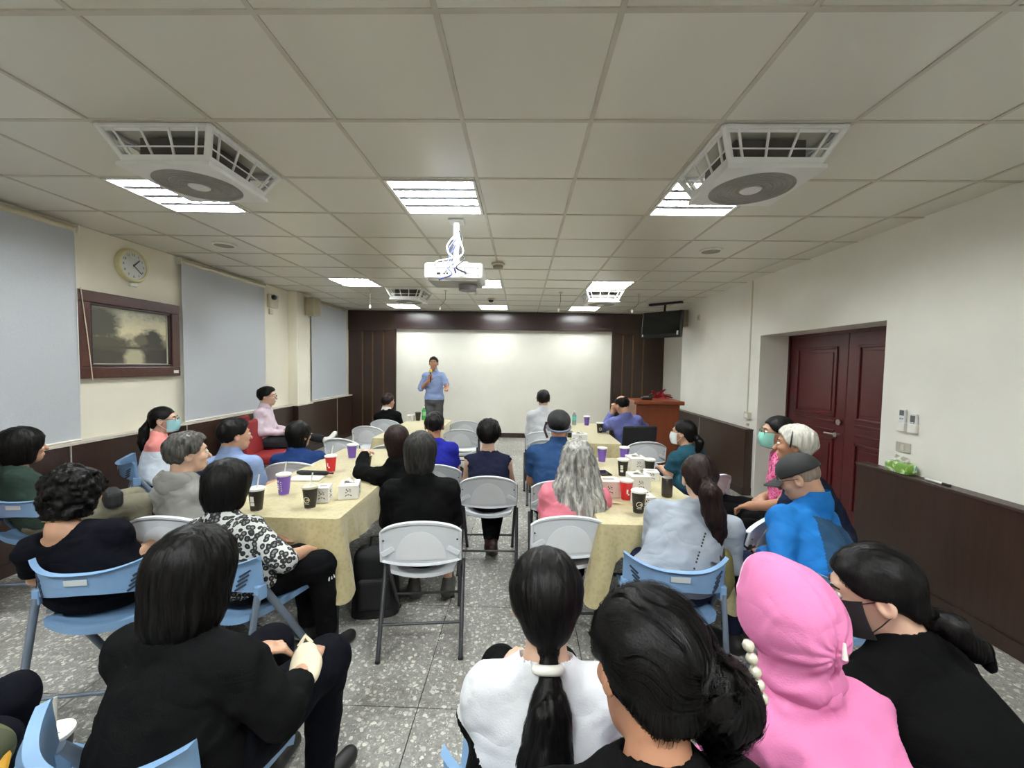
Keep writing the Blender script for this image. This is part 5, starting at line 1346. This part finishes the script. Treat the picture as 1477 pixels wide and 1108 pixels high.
    np_mesh('hair', v, q, hm, r)
# ---- wearables
def mask(ctx, m, strapm):
    f, hs = ctx['frH'], ctx['hs']
    def fn(u, v):
        x = (u-.5)*2; z = .005-.105*v; w = .060*(1-.22*abs(v-.4)); a = x*1.25
        y = .070+.052*math.cos(a)*(1-.30*(v-.45)**2*4)
        return tuple(f((math.sin(a)*.073*hs*(1-.10*v), y*hs-(.045*abs(x)**3)*hs, z*hs)))
    def fo(u, v): p = V3(*fn(u, v)); c = ctx['HC']; d = p-c; return tuple(p+d/np.linalg.norm(d)*.003)
    MB().sheet(16, 10, fo, thick=fn).build('face_mask', m, ctx['r'], smooth=60)
    for sx in (1, -1):
        for z0, z1 in ((-.005, .015), (-.085, -.03)):
            MB().tube([f((sx*.064*hs, .045*hs, z0*hs)), f((sx*.078*hs, .015*hs, (z0+z1)/2*hs)), f((sx*.086*hs, -.014*hs, z1*hs))], .0016, 5).build('mask_strap', strapm, ctx['r'])
def glasses(ctx, m):
    f, hs = ctx['frH'], ctx['hs']; r = ctx['r']; g = MB()
    for sx in (1, -1):
        pts = [f(((sx*.032+.024*math.cos(a))*hs, (.105-.25*abs(.024*math.cos(a)+sx*.032-.0)*.35)*hs, (.008+.017*math.sin(a))*hs)) for a in np.linspace(0, 6.283, 20)]
        g.tube(pts, .0016, 5, caps=False); g.tube([f((sx*.056*hs, .095*hs, .012*hs)), f((sx*.080*hs, .04*hs, .012*hs)), f((sx*.085*hs, -.015*hs, .008*hs))], .0018, 5)
    g.tube([f((-.009*hs, .106*hs, .012*hs)), f((.009*hs, .106*hs, .012*hs))], .0016, 5); g.build('glasses', m, r, smooth=60)
MASKW = mat('mask_white', (222, 226, 226), .7); MASKB = mat('mask_blue', (150, 200, 206), .7); MASKT = mat('mask_teal', (140, 206, 190), .7); MASKK = mat('mask_black', (22, 22, 24), .7); GLS = mat('glasses_black', (20, 20, 22), .3)
# ================================================================ THE PEOPLE
def PW(label, hip, face, head, top, aw=None, **kw):
    if aw:
        R = np.array(Matrix.Rotation(face, 3, 'Z')).T; arms = dict(kw.pop('arms', {}) or {})
        for sx, ps in aw.items(): arms[sx] = tuple(tuple(R@V3(p[0]-hip[0], p[1]-hip[1], p[2])) for p in ps[:2])+((tuple(R@V3(*ps[2])),) if len(ps) > 2 else ())
        kw['arms'] = arms
    return person(label, hip, face, head, top, **kw)
LBLUE = fabric('cloth_light_blue', (138, 156, 196), .75); PALEPINK = fabric('cloth_pale_pink', (214, 196, 208), .75); DKGREEN = fabric('cloth_dark_green', (44, 58, 52)); GREYHOOD = fabric('cloth_grey_marl', (140, 139, 136))
POLOBLUE = fabric('cloth_polo_blue', (128, 147, 184)); DEEPNAVY = fabric('cloth_deep_navy', (30, 50, 92)); LEO = leopard(); ROYAL = fabric('cloth_royal_blue', (36, 40, 138)); NAVYTOP = fabric('cloth_navy_sleeveless', (26, 28, 46))
WHITEC = fabric('cloth_white', (208, 209, 214), .7); STEELNAVY = fabric('cloth_steel_navy', (40, 66, 104)); PINKT = fabric('cloth_pink', (214, 122, 138)); VIOLET = fabric('cloth_violet_blue', (104, 110, 166), .7); TEALC = fabric('cloth_teal', (36, 74, 88))
PALEGREY = fabric('cloth_pale_grey', (156, 163, 174), .8); OLIVE = fabric('cloth_olive', (108, 102, 68)); PCAMO = camo('cloth_pink_camo', [(120, 30, 66), (226, 84, 148), (238, 128, 176), (206, 52, 118), (240, 150, 190)], 30); JBLUE = fabric('jacket_blue', (32, 106, 176), .6); JSLATE = fabric('jacket_slate', (40, 68, 96), .6)
HOODP = fabric('jacket_pink', (216, 126, 172), .5, .04); HOODW = fabric('jacket_pink_lining', (240, 196, 220), .6); KHAKI = fabric('cloth_khaki', (120, 116, 100)); CORAL = fabric('cloth_coral', (236, 150, 146)); WHJ = fabric('cloth_white_jacket', (206, 214, 226), .7); JIMNAVY = fabric('cloth_dark_navy', (26, 32, 52))

# --- the standing speaker
def sp_extra(c):
    r = c['r']; p = c['pel']
    def bf(P):
        q = P-(p+V3(0, 0, .035)); d = np.sqrt((q[:, 0]/.168)**2+(q[:, 1]/.128)**2)-1; return np.maximum(d*.13, np.abs(q[:, 2])-.018)
    implicit('belt', bf, p-V3(.22, .18, .03), p+V3(.22, .18, .10), .008, mat('belt_navy', (30, 32, 58), .5), r)
    MB().box(tuple(p+V3(0, .133, .035)), (.035, .008, .03)).build('belt_buckle', M_METAL, r, bevel=.003)
PW('standing speaker in a light blue shirt and grey trousers talking into a microphone', (-1.66, 7.72), math.pi+.08, (-1.665, 7.66), 1.745, stand=True, seat=.93, shirt=LBLUE, sleeve='elbow', pants=GREYT, shoes=SHOEB, sk=SK2, hair='crop', hv=1.3,
   aw={1: ((-1.90, 7.66, 1.14), (-1.70, 7.46, 1.30), (.25, -.15, .95)), -1: ((-1.42, 7.66, 1.22), (-1.37, 7.42, 1.20), (.1, -.9, -.3))}, face_detail=True, collar=True, strands=0, extras=sp_extra, wrinkle=1.4, sho_drop=.225, hem=.09)
r = thing('microphone', 'yellow-topped handheld microphone held by the standing speaker', 'microphone', (-1.675, 7.44, 1.33))
MB().tube([(0, 0, -.06), (.0, .01, .12)], [.011, .015], 12).build('handle', M_BLACKPL, r, smooth=60)
MB().lathe([(0, .115), (.022, .125), (.03, .15), (.026, .175), (0, .188)], (0, .012, 0), 16).build('foam_cap', mat('foam_yellow', (226, 196, 84), .9), r, smooth=60)
# --- window side
PW('person in black with a thin white collar line sitting by the stage panels', (-2.02, 6.23), -.05, (-2.08, 6.32), 1.14, shirt=BLKC, sleeve='long', hair='short', hm=HBR, hyaw=-.5, collar=M_TRIMWHITE, strands=0, sk=SK)
def p3x(c): glasses(c, GLS)
PW('man in a pale pink shirt and glasses sitting sideways against the wainscot', (-3.42, 5.30), -1.32, (-3.36, 5.33), 1.27, shirt=PALEPINK, sleeve='long', pants=DKGREY, shoes=SHOEW, hair='short', hyaw=-1.25, collar=True, strands=150, face_detail=True, extras=p3x, fem=0,
   arms={1: ((.22, .04, .70), (-.02, .30, .66)), -1: ((-.22, .06, .70), (.05, .31, .70))}, legs={-1: ((-.08, .03, .53), (-.02, .44, .66), (.06, .80, .56))}, wrinkle=1.4, sk=SK3, seat=.485)
def p4x(c): glasses(c, GLS); mask(c, MASKB, MASKW)
def p4m(c, k): return ((c[:, 2] > k['sc'][2]-.045)).astype(int)
PW('woman in a white jacket with coral shoulders, blue mask and glasses by the wainscot', (-3.32, 3.64), -.85, (-3.36, 3.76), 1.17, shirt=[WHJ, CORAL], shirt_mi=p4m, sleeve='long', pants=DENIM, hair='pony', hyaw=-1.15, tail=[(0, -.105, .0, .022), (0, -.15, -.09, .036), (0, -.155, -.20, .042), (0, -.14, -.30, .03)], strands=350, fem=1, sk=SK3, extras=p4x, face_detail=True, width=.92)
def p5x(c):
    MB().box((.12, .30, .62), (.20, .10, .12)).build('handbag', M_BLKF, c['r'], bevel=.03, seg=3)
PW('woman with a black bob in a dark green top beside the first blind', (-3.20, 2.66), -.62, (-3.40, 2.70), 1.13, shirt=DKGREEN, sleeve='three', pants=KHAKI, hair='bob', hv=.92, hyaw=-.5, strands=500, fem=1, extras=p5x, neckline=.01, knee=(.46, .54))
def p6x(c):
    n = 34; R_ = [c['nb']+V3(.070*math.cos(a), .060*math.sin(a)+.004, .006+.02*math.sin(a)*-1) for a in np.linspace(0, 6.283, n)]
    MB().tube([tuple(p) for p in R_], .002, 5, caps=False).build('necklace', mat('gold', (206, 170, 96), .3, .8), c['r'])
PW('curly-haired woman in a black top with a gold necklace on a blue chair', (-2.0, 1.86), .2, (-2.17, 1.92), 1.08, shirt=NAVYB, sleeve='short', pants=BLKC, hair='curly', hv=1.0, strands=900, fem=1, sk=SK, neckline=.045, extras=p6x, width=1.08, belly=1.1, hpitch=-.15, hyaw=-.1)
def p7x(c):
    nb = c['nb']
    def hf(P):
        q = P-(nb+V3(0, -.055, -.035)); d = ell(q, (0, 0, 0), (.125, .062, .085)); d = smax(d, -ell(q, (0, .055, .06), (.085, .075, .075)), .02); return d+.006*vnoise(P, 22)
    implicit('hood', hf, nb-V3(.2, .2, .2), nb+V3(.2, .15, .12), .008, GREYHOOD, c['r'])
PW('person in a light grey hoodie turning towards the speaker', (-1.93, 2.36), -.12, (-2.05, 2.46), 1.165, shirt=GREYHOOD, sleeve='long', pants=DENIM, hair='short', hm=HSALT, hv=1.25, hyaw=-.75, strands=700, sk=SK3, extras=p7x, face_detail=True, wrinkle=1.5)
PW('man in a light blue polo shirt with dark hair looking towards the stage', (-2.08, 2.93), -.12, (-2.17, 3.04), 1.175, shirt=POLOBLUE, sleeve='short', pants=DENIM, hair='short', hv=.9, hyaw=-.65, strands=500, sk=SK, collar=True, face_detail=True, width=1.08)
PW('person in a navy top with black chin-length hair at the window-side table', (-1.98, 3.60), .15, (-2.04, 3.70), 1.065, shirt=DEEPNAVY, sleeve='short', pants=BLKC, hair='bob', hv=.82, hyaw=-.3, strands=300, sk=SK, width=1.1, collar=True)
LEOTR = fabric('trousers_black', (12, 12, 14))
def p10x(c):
    G_ = c['G']; r = c['r']
    for k in range(3):
        for sx in (1,):
            h_, kn, an = G_[sx]; o = V3(.062*math.cos(.5-.35*k), 0, .062*math.sin(.5-.35*k)); o2 = V3(.058, .0, 0)
            MB().tube([tuple(h_*.45+kn*.55+o*1.25), tuple(kn*.97+h_*.03+o*1.15), tuple(kn*.85+an*.15+V3(.066, .02-.02*k, .0))], .004, 5).build('stripe', M_WHITEINK, r)
    MB().tube([tuple(c['shl'][1]+V3(.03, .07, -.02)), tuple(c['shl'][1]+V3(.055, .12, -.2)), (.19, .13, .62), (.20, .18, .56)], .008, 6).build('bag_strap', mat('strap_brown', (120, 74, 44), .6), r, smooth=60)
PW('woman in a black and white leopard print blouse with a black bob', (-1.38, 1.96), -.30, (-1.50, 2.05), 1.10, shirt=LEO, sleeve='elbow', pants=LEOTR, shoes=SHOEB, hair='bob', hv=1.02, strands=900, fem=1, sk=SK, width=1.12, belly=1.15, hyaw=-.1, hpitch=-.1, extras=p10x, arms={1: ((.26, .02, .67), (.17, .24, .60))}, legs={1: ((.085, .03, .53), (.24, .27, .52), (.27, .29, .085)), -1: ((-.07, .03, .53), (.09, .31, .52), (.10, .33, .085))}, wrinkle=.8, hem=.14)
PW('woman in a black shirt with straight black hair in the front row', (-.92, 1.02), -.2, (-.945, 1.15), 1.12, shirt=BLKC, sleeve='three', pants=NAVYB, shoes=SHOEB, hair='longbob', hv=1.06, strands=2600, fem=1, sk=SK, width=1.18, belly=1.15, hyaw=-.15, hpitch=-.12, knee=(.47, .52), arms={1: ((.27, .10, .66), (.16, .33, .62))})
PW('seated person at the picture edge showing only dark knees', (-1.90, .88), -.9, (-1.98, .93), 1.2, shirt=NAVYB, sleeve='long', pants=NAVYB, hair='short', strands=0)
# --- aisle
PW('woman with reddish brown hair in a black sweater reaching over the table', (-.76, 2.96), .35, (-.93, 3.03), 1.15, shirt=BLKC, sleeve='long', cuff=None, pants=BLKC, hair='bob', hm=HBR, hv=.66, strands=500, fem=1, sk=SK3, width=1.02, aw={-1: ((-1.20, 3.02, .80), (-1.24, 3.20, .90), (-.2, .9, .1))}, hyaw=.25, hpitch=-.1, hand_curl=1.0)
PW('grey-haired woman in a black top on a white chair beside the aisle', (-.57, 2.38), .1, (-.615, 2.48), 1.195, shirt=BLKC, sleeve='elbow', pants=BLKC, shoes=SHOEG, hair='bob', hm=HDG, hv=.9, strands=1100, fem=1, sk=SK, width=1.1, belly=1.15, wrinkle=.7, hem=.2)
PW('boy with cropped black hair in a royal blue shirt', (-.73, 3.62), .0, (-.80, 3.74), 1.175, shirt=ROYAL, sleeve='short', pants=NAVYB, hair='crop', hv=1.4, strands=0, sk=SK2, hyaw=.1, width=1.02)
PW('woman in a sleeveless navy top with short black hair in the aisle', (-.255, 3.30), .0, (-.275, 3.42), 1.155, shirt=NAVYTOP, sleeve='none', pants=BLKC, shoes=mat('shoe_maroon', (60, 34, 36), .4), hair='short', hv=1.35, strands=500, fem=1, sk=SK3, neckline=.02, legs={1: ((.085, .03, .53), (.07, .42, .50), (.03, .10, .10)), -1: ((-.085, .03, .53), (-.07, .42, .50), (.0, .12, .10))})
# --- door side
PW('man in a white shirt sitting near the middle of the stage', (.27, 5.44), .0, (.285, 5.55), 1.285, shirt=WHITEC, sleeve='long', pants=BLKC, hair='short', hv=.9, strands=0, sk=SK, collar=True, width=1.02)
def p18x(c):
    f, hs, r = c['frH'], c['hs'], c['r']
    def cap(P):
        q = c['toH'](P)/hs; d = ell(q, (0, -.012, .05), (.094, .112, .088)); d = smax(d, (.005+.22*q[:, 1]-.0)-q[:, 2], .006); return (d+.002*vnoise(q, 60))*hs
    implicit('knit_cap', cap, c['HC']-.17, c['HC']+.2, .0055, mat('cap_black', (20, 20, 21), .8), r)
    pts = [f((.094*hs*math.cos(a), (-.012+.112*math.sin(a))*hs, (.002+.22*(-.012+.112*math.sin(a)))*hs)) for a in np.linspace(0, 6.283, 40)]
    MB().tube([tuple(p) for p in pts], .009, 8, caps=False).build('headband', mat('band_grey_blue', (98, 112, 138), .6), r, smooth=60)
    MB().tube([tuple(f((-.098*hs, .02*hs, .03*hs))), tuple(f((-.115*hs, .0, -.03*hs))), tuple(f((-.09*hs, -.03*hs, -.09*hs)))], .010, 8).build('cap_strap', mat('strap_maroon', (52, 34, 38), .7), r, smooth=60)
c18 = PW('man in a dark blue polo wearing a black cap with a grey headband', (.30, 3.20), -.05, (.30, 3.32), 1.255, shirt=STEELNAVY, sleeve='short', pants=JIMNAVY, shoes=SHOEB, hair='crop', strands=0, sk=SK2, width=1.2, belly=1.2, collar=True, extras=p18x, hem=.42)
text('JTW', .045, M_WHITEINK, c18['r'], tuple(c18['sc']+V3(0, -.128, -.075)), (math.pi/2-.1, 0, 0), 'lettering', .002)
PW('woman with long wavy grey hair in a pink top', (.285, 2.52), -.05, (.365, 2.64), 1.135, shirt=PINKT, sleeve='short', pants=BLKC, shoes=SHOEB, hair='long', hm=HG, tail=[(0, -.03, -.08, .125), (0, -.07, -.20, .155), (.01, -.085, -.30, .175), (.01, -.085, -.375, .165)], strands=3800, messy=3.0, fem=1, sk=SK, width=1.05, belly=1.1, hv=1.25)
def p20x(c):
    MB().tube([tuple(c['A'][-1][1]+V3(.03*math.cos(a), .03*math.sin(a), -.02)) for a in np.linspace(0, 6.283, 16)], .005, 6, caps=False).build('wristband', M_BLACKPL, c['r'])
PW('man in a violet-blue shirt leaning his head on one hand', (1.47, 5.42), .3, (1.325, 5.48), 1.235, shirt=VIOLET, sleeve='long', pants=DKGREY, hair='bald', hm=HB, strands=0, sk=SK, width=1.15, hyaw=.5, hpitch=-.25, hroll=-.15, aw={-1: ((1.09, 5.52, .79), (1.21, 5.54, .99), (.3, .1, .95)), 1: ((1.68, 5.66, .80), (1.36, 5.72, .78))}, extras=p20x)
def p21x(c): mask(c, MASKW, MASKW)
PW('woman in a teal top with a white mask and tied black hair', (1.60, 3.86), .5, (1.535, 3.92), 1.125, shirt=TEALC, sleeve='short', pants=DENIM, hair='pony', hv=1.2, tail=[(0, -.105, -.01, .03), (0, -.15, -.07, .035), (0, -.14, -.14, .028)], strands=300, fem=1, sk=SK, hyaw=.9, extras=p21x)
def p22x(c):
    r = c['r']
    MB().tube([tuple(c['shl'][-1]+V3(.06, -.03, .06)), tuple(c['sc']+V3(.0, -.128, -.05)), tuple(c['c1'])] if False else [tuple(c['shl'][-1]*.4+c['sc']*.6+V3(0, -.03, .07)), tuple(c['sc']+V3(.05, -.133, -.06)), tuple(c['sc']+V3(.13, -.125, -.18)), tuple(c['pel']+V3(.19, -.06, .14))], .017, 6, flat=.3).build('bag_strap', mat('strap_dark_brown', (58, 44, 42), .7), r, smooth=60)
    for k in range(16):
        if k in (5, 10): continue
        z = -.07-.0165*k; q = c['sc']+c['ds']*(.035)+c['du']*z
        y = None
        for t in np.linspace(.22, .05, 60):
            if c['torso']((q-c['df']*t)[None], .016)[0] < 0: y = t; break
        if y: MB().box(tuple(q-c['df']*(y+.003)), (.007, .003, .009)).build('lettering', M_INK, r)
PW('woman in a pale grey long-sleeved top with a dark ponytail', (.765, 2.06), -.22, (.96, 2.22), 1.15, shirt=PALEGREY, sleeve='long', pants=JIMNAVY, shoes=SHOEB, hair='pony', hm=HBR, hv=1.4, tail=[(0, -.105, .02, .03), (0, -.155, -.03, .05), (.02, -.165, -.13, .052), (.05, -.15, -.23, .036), (.055, -.14, -.29, .018)], strands=1800, fem=1, sk=SK3, width=1.15, belly=1.1, hyaw=-.05, hpitch=-.1, extras=p22x, wrinkle=1.0, knee=(.45, .53))
def p23x(c): glasses(c, GLS); mask(c, MASKT, MASKW)
PW('woman in a pink camouflage top with glasses and a mint mask', (2.02, 3.06), 1.15, (1.905, 3.10), 1.27, shirt=PCAMO, sleeve='short', pants=BLKC, hair='tight', strands=200, hv=1.2, fem=1, sk=SK, hyaw=1.35, arms={1: ((.22, -.02, .72), (.08, .18, .62)), -1: ((-.22, -.02, .72), (-.06, .18, .60))}, extras=p23x, face_detail=True)
def p24x(c):
    f, hs = c['frH'], c['hs']
    MB().tube([tuple(f((.088*hs*math.cos(a)*1.12, (.02-.01*math.sin(a))*hs, (.03+.1*math.sin(a))*hs))) for a in np.linspace(-.3, 3.44, 30)], .005, 6).build('headband', M_BLACKPL, c['r'], smooth=60)
PW('white-haired man in a dark navy shirt facing the table', (1.98, 2.64), .95, (1.80, 2.74), 1.245, shirt=JIMNAVY, sleeve='elbow', pants=BLKC, hair='short', hm=HW, hv=1.25, strands=700, sk=SK2, hyaw=1.0, width=1.12, belly=1.15, extras=p24x, face_detail=True, aw={-1: ((1.62, 2.50, .80), (1.52, 2.70, .72)), 1: ((1.93, 2.92, .78), (1.80, 2.95, .60))})
def p25x(c):
    f, hs, r = c['frH'], c['hs'], c['r']; CAPM = mat('cap_black_cotton', (30, 31, 32), .8)
    def cap(P):
        q = c['toH'](P)/hs; d = ell(q, (0, -.014, .042), (.094, .112, .096)); return smax(d, (.028-.10*q[:, 1])-q[:, 2], .006)*hs
    cp = implicit('cap', cap, c['HC']-.17, c['HC']+.19, .005, CAPM, r)
    def brim(u, v):
        x = (u-.5)*2; rr_ = .085+.085*v*(1-.25*x*x); a = x*1.05; return tuple(f((math.sin(a)*(.09+.012*v)*hs, (.02+math.cos(a)*rr_*.95)*hs, (.030-.02*v-.02*x*x)*hs)))
    MB().sheet(16, 6, brim, thick=lambda u, v: tuple(V3(*brim(u, v))-V3(0, 0, .004))).build('brim', CAPM, cp, smooth=60)
    glasses(c, GLS)
def p25m(c, k):
    x = np.abs((c-k['sc'])@k['B'][:, 0]); z = (c-k['sc'])@k['B'][:, 2]; y = (c-k['sc'])@k['B'][:, 1]
    xs = (c-k['sc'])@k['B'][:, 0]
    return ((z < -.035+.12*np.clip(xs, -.2, .1)) & (xs > -.105-.12*np.clip(-z-.05, 0, .4)) & (y < .09) & (z > -.33)).astype(int)
PW('man in a blue and slate jacket and a black cap bending over a phone', (1.50, 2.0), .42, (1.545, 2.30), 1.145, shirt=[JBLUE, JSLATE], shirt_mi=p25m, sleeve='long', pants=JIMNAVY, hair='crop', hm=hairmat('hair_stubble', (112, 98, 88), (146, 130, 118), .7), hv=.5, strands=0, sk=SK, hyaw=.85, hpitch=-.45, width=1.14, belly=1.15, collar=JBLUE, arms={-1: ((-.24, .07, .68), (-.07, .28, .62)), 1: ((.25, .05, .66), (.06, .28, .62))}, extras=p25x, wrinkle=1.2, face_detail=True)
r = thing('phone', 'dark phone held low by the man in the blue jacket', 'phone', (1.27, 2.36, .645), .6)
MB().box((0, 0, 0), (.075, .15, .009), RX(.5)).build('body', M_BLACKPL, r, bevel=.003); MB().box(RX(.5) @ Vector((0, 0, .005)), (.068, .14, .001), RX(.5)).build('screen', M_SCR, r)
# --- front row
def p26m(c, k): return ((c[:, 2] < k['sc'][2]-.09-.5*np.clip(c[:, 0]+.17, 0, .3)) & ((c[:, 0] < -.06) | (c[:, 2] < k['sc'][2]-.33))).astype(int)
def p26x(c):
    f = c['frH']
    MB().tube([tuple(c['HC']+V3(.031*math.cos(a), -.1134+.026*math.sin(a), -.1134-.016*math.sin(a))) for a in np.linspace(0, 6.283, 20)], .012, 8, caps=False).build('hair_tie', M_TRIMWHITE, c['r'], smooth=60)
PW('girl in a white blouse with a long black ponytail and a white hair tie', (.055, 1.02), .03, (.075, 1.12), 1.10, shirt=[WHITEC, BLKC], shirt_mi=p26m, sleeve='short', pants=BLKC, hair='pony', hv=1.9, hs=1.05, tail=[(0, -.085, -.075, .026), (0, -.108, -.108, .020), (0, -.148, -.18, .046), (-.01, -.165, -.27, .062), (0, -.175, -.40, .066), (0, -.175, -.52, .05)], strands=3000, fem=1, sk=SK3, width=1.0, hpitch=-.15, extras=p26x, neckline=.012)
def p27x(c):
    f, hs, r = c['frH'], c['hs'], c['r']; m = mat('clip_pearl', (206, 200, 180), .25, .2)
    q = V3(.155, -.10, .02)
    ck = MB()
    for k in range(5):
        p = f((q+V3(.012*(k-2)*.6, .012*(k-2)*.3, -.020*(k-2)))*hs); ck.lathe([(0, -.010), (.008, -.007), (.0105, 0), (.008, .007), (0, .010)], tuple(p), 10)
    ck.build('hair_clip', m, r, smooth=60)
PW('woman with loose black hair held by a pearl clip right in front', (.23, .50), .2, (.235, .74), 1.19, shirt=fabric('cloth_black_fuzzy', (12, 12, 12), .95, .2, .5, 90), sleeve='long', pants=BLKC, hair='pony', hv=2.4, hm=HB, tail=[(.05, -.10, .03, .05), (.10, -.085, -.01, .058), (.125, -.05, -.09, .045)], messy=5.0, strands=4200, fem=1, sk=SK2, width=1.1, hyaw=.35, hroll=.2, hpitch=-.42, extras=p27x)
def p28x(c):
    r, hs = c['r'], c['hs']; nb = c['nb']
    def hood(P):
        q = c['toH'](P)/hs; d = ell(q, (0, -.012, .012), (.114, .128, .132)); d = smin(d, ell(q, (.0, .055, .085), (.05, .05, .06)), .05); d = smin(d, ell(q, (0, -.03, -.12), (.10, .085, .06)), .03)
        nz = vnoise(q, 9, 4); rt_ = np.linalg.norm(q-V3(0, -.14, -.02), axis=1); an_ = np.arctan2(q[:, 0], q[:, 2]+.02); d = d+.005*nz+.0035*np.sin(an_*11+4*nz)*np.exp(-(rt_/.10)**2)-.004*np.clip(1-np.abs(vnoise(q+.03*nz[:, None], 12, 9))*3, 0, 1)
        d = d+.005*np.exp(-(q[:, 0]/.006)**2)*(q[:, 1] < 0)
        d = smax(d, -(ell(q, (0, -.005, -.0), (.098, .118, .128))), .006); return smax(d, q[:, 1]-.118-.05*(q[:, 2]-.02), .006)*hs
    implicit('hood', hood, c['HC']-.24*hs, c['HC']+.24*hs, .0055, [HOODP, HOODW], r, lambda p: ((c['toH'](p)/hs)[:, 1] > .082).astype(int))
    z = c['frH'](V3(0, -.150, .0)*hs); MB().tube([tuple(z+V3(0, 0, .018)), tuple(z-V3(0, .003, .018))], [.003, .006], 8).build('toggle', M_TRIMWHITE, r, smooth=60)
PW('child in a shiny pink hooded jacket with the hood up', (.80, .86), .12, (.705, 1.07), 1.095, shirt=HOODP, sleeve='long', pants=DENIM, hair='crop', strands=0, fem=1, sk=SK3, width=.98, hyaw=.25, hroll=-.05, hpitch=-.1, extras=p28x, wrinkle=1.8, sho_drop=.225)
def p29x(c): mask(c, MASKK, MASKK)
PW('woman in black with a black mask leaning towards the child in pink', (1.22, .98), .4, (1.02, 1.18), 1.115, shirt=BLKC, sleeve='short', pants=BLKC, hair='pony', hv=1.3, tail=[(0, -.11, -.03, .026), (.0, -.165, -.05, .032), (.0, -.21, -.09, .026), (0, -.24, -.13, .010)], strands=2600, fem=1, sk=SK3, width=1.12, hyaw=1.05, hpitch=-.35, hroll=0., extras=p29x, face_detail=True, wrinkle=.7)
# --- last small things
r = thing('shoulder_bag', 'olive cloth bag hanging at the side of the woman in pale grey', 'bag', (1.05, 2.10, .44), -.4)
def bagf(P): return ell(P, (0, 0, .13), (.055, .12, .135))+.008*vnoise(P, 18, 5)
implicit('bag_body', bagf, V3(-.15, -.2, .0), V3(.15, .2, .36), .01, OLIVE, r)
MB().tube([(0, -.08, .22), (-.01, 0, .28), (0, .08, .22)], .009, 6).build('bag_handle', mat('strap_dark_brown', (58, 44, 42), .7), r, smooth=60)
r = thing('shopping_bag', 'olive bag with a yellow strap on the blue chair at the picture edge', 'bag', (-1.50, 1.0, .455), .3)
implicit('bag_body', lambda P: ell(P, (0, 0, .07), (.12, .11, .085))+.008*vnoise(P, 20, 9), V3(-.2, -.2, -.04), V3(.2, .2, .3), .009, camo('bag_olive', [(58, 62, 38), (84, 84, 52), (70, 72, 44)], 12), r)
MB().tube([(-.08, .03, .14), (-.02, .05, .165), (.05, .05, .145), (.12, .0, .08), (.14, -.06, .02)], .012, 8, flat=.35).build('strap', mat('strap_yellow', (222, 164, 50), .6), r, smooth=60)
r = thing('paper_cup', 'paper cup with a lettered white lid on the blue chair at the picture edge', 'cup', (-1.275, 1.05, .455))
MB().lathe([(0, 0), (.03, 0), (.045, .125), (.043, .125)], n=28).build('cup_body', mat('cup_greybrown', (92, 84, 80), .5), r, smooth=40)
MB().lathe([(.046, .121), (.049, .125), (.048, .133), (.04, .136), (0, .134)], n=28).build('lid', M_LIDW, r, smooth=40)
text('CITY', .022, M_INK, r, (0, 0, .1365), (0, 0, -.35), 'lettering'); MB().tube([(-.01, .015, .13), (-.02, .03, .21)], .0045, 8).build('straw', mat('straw_grey', (180, 178, 172), .5), r, smooth=60)
r = thing('cream_pouch', 'cream cloth pouch on the lap of the front-row woman in black', 'pouch', (-.69, 1.28, .60), .5)
implicit('pouch_body', lambda P: ell(P, (0, 0, .03), (.05, .10, .035))+.005*vnoise(P, 25, 3), V3(-.1, -.15, -.04), V3(.1, .15, .1), .007, mat('cream_cloth', (214, 202, 176), .8), r)
MB().tube([(-.02, .09, .04), (0, .11, .06), (.02, .09, .04)], .008, 6).build('pouch_knot', mat('cream_cloth', (214, 202, 176), .8), r, smooth=60)
r = thing('paper_sheets', 'white papers lying on the empty aisle-side folding chair', 'papers', (-.80, 5.52, .456), .1)
for k in range(3): MB().box((.01*k, .012*k, .002+.003*k), (.21, .297, .0015), RZ(.1*k)).build('sheet', M_TRIMWHITE, r)
r = thing('handbag', 'black handbag on the white chair turned towards the door-side table', 'bag', (1.22, 2.72, .455), .6)
implicit('bag_body', lambda P: ell(P, (0, 0, .08), (.13, .09, .085))+.008*vnoise(P, 16, 7), V3(-.2, -.2, -.03), V3(.2, .2, .22), .009, M_BLKF, r); MB().tube([(-.07, 0, .14), (0, 0, .21), (.07, 0, .14)], .008, 6).build('bag_handle', M_BLKF, r, smooth=60)
r = thing('handbag', 'black handbag on the empty white chair in front of the lectern', 'bag', (1.43, 4.97, .455), .1)
implicit('bag_body', lambda P: ell(P, (0, 0, .09), (.15, .09, .10))+.008*vnoise(P, 16, 7), V3(-.2, -.2, -.03), V3(.2, .2, .24), .012, M_BLKF, r); MB().tube([(-.07, 0, .16), (0, 0, .24), (.07, 0, .16)], .008, 6).build('bag_handle', M_BLKF, r, smooth=60)
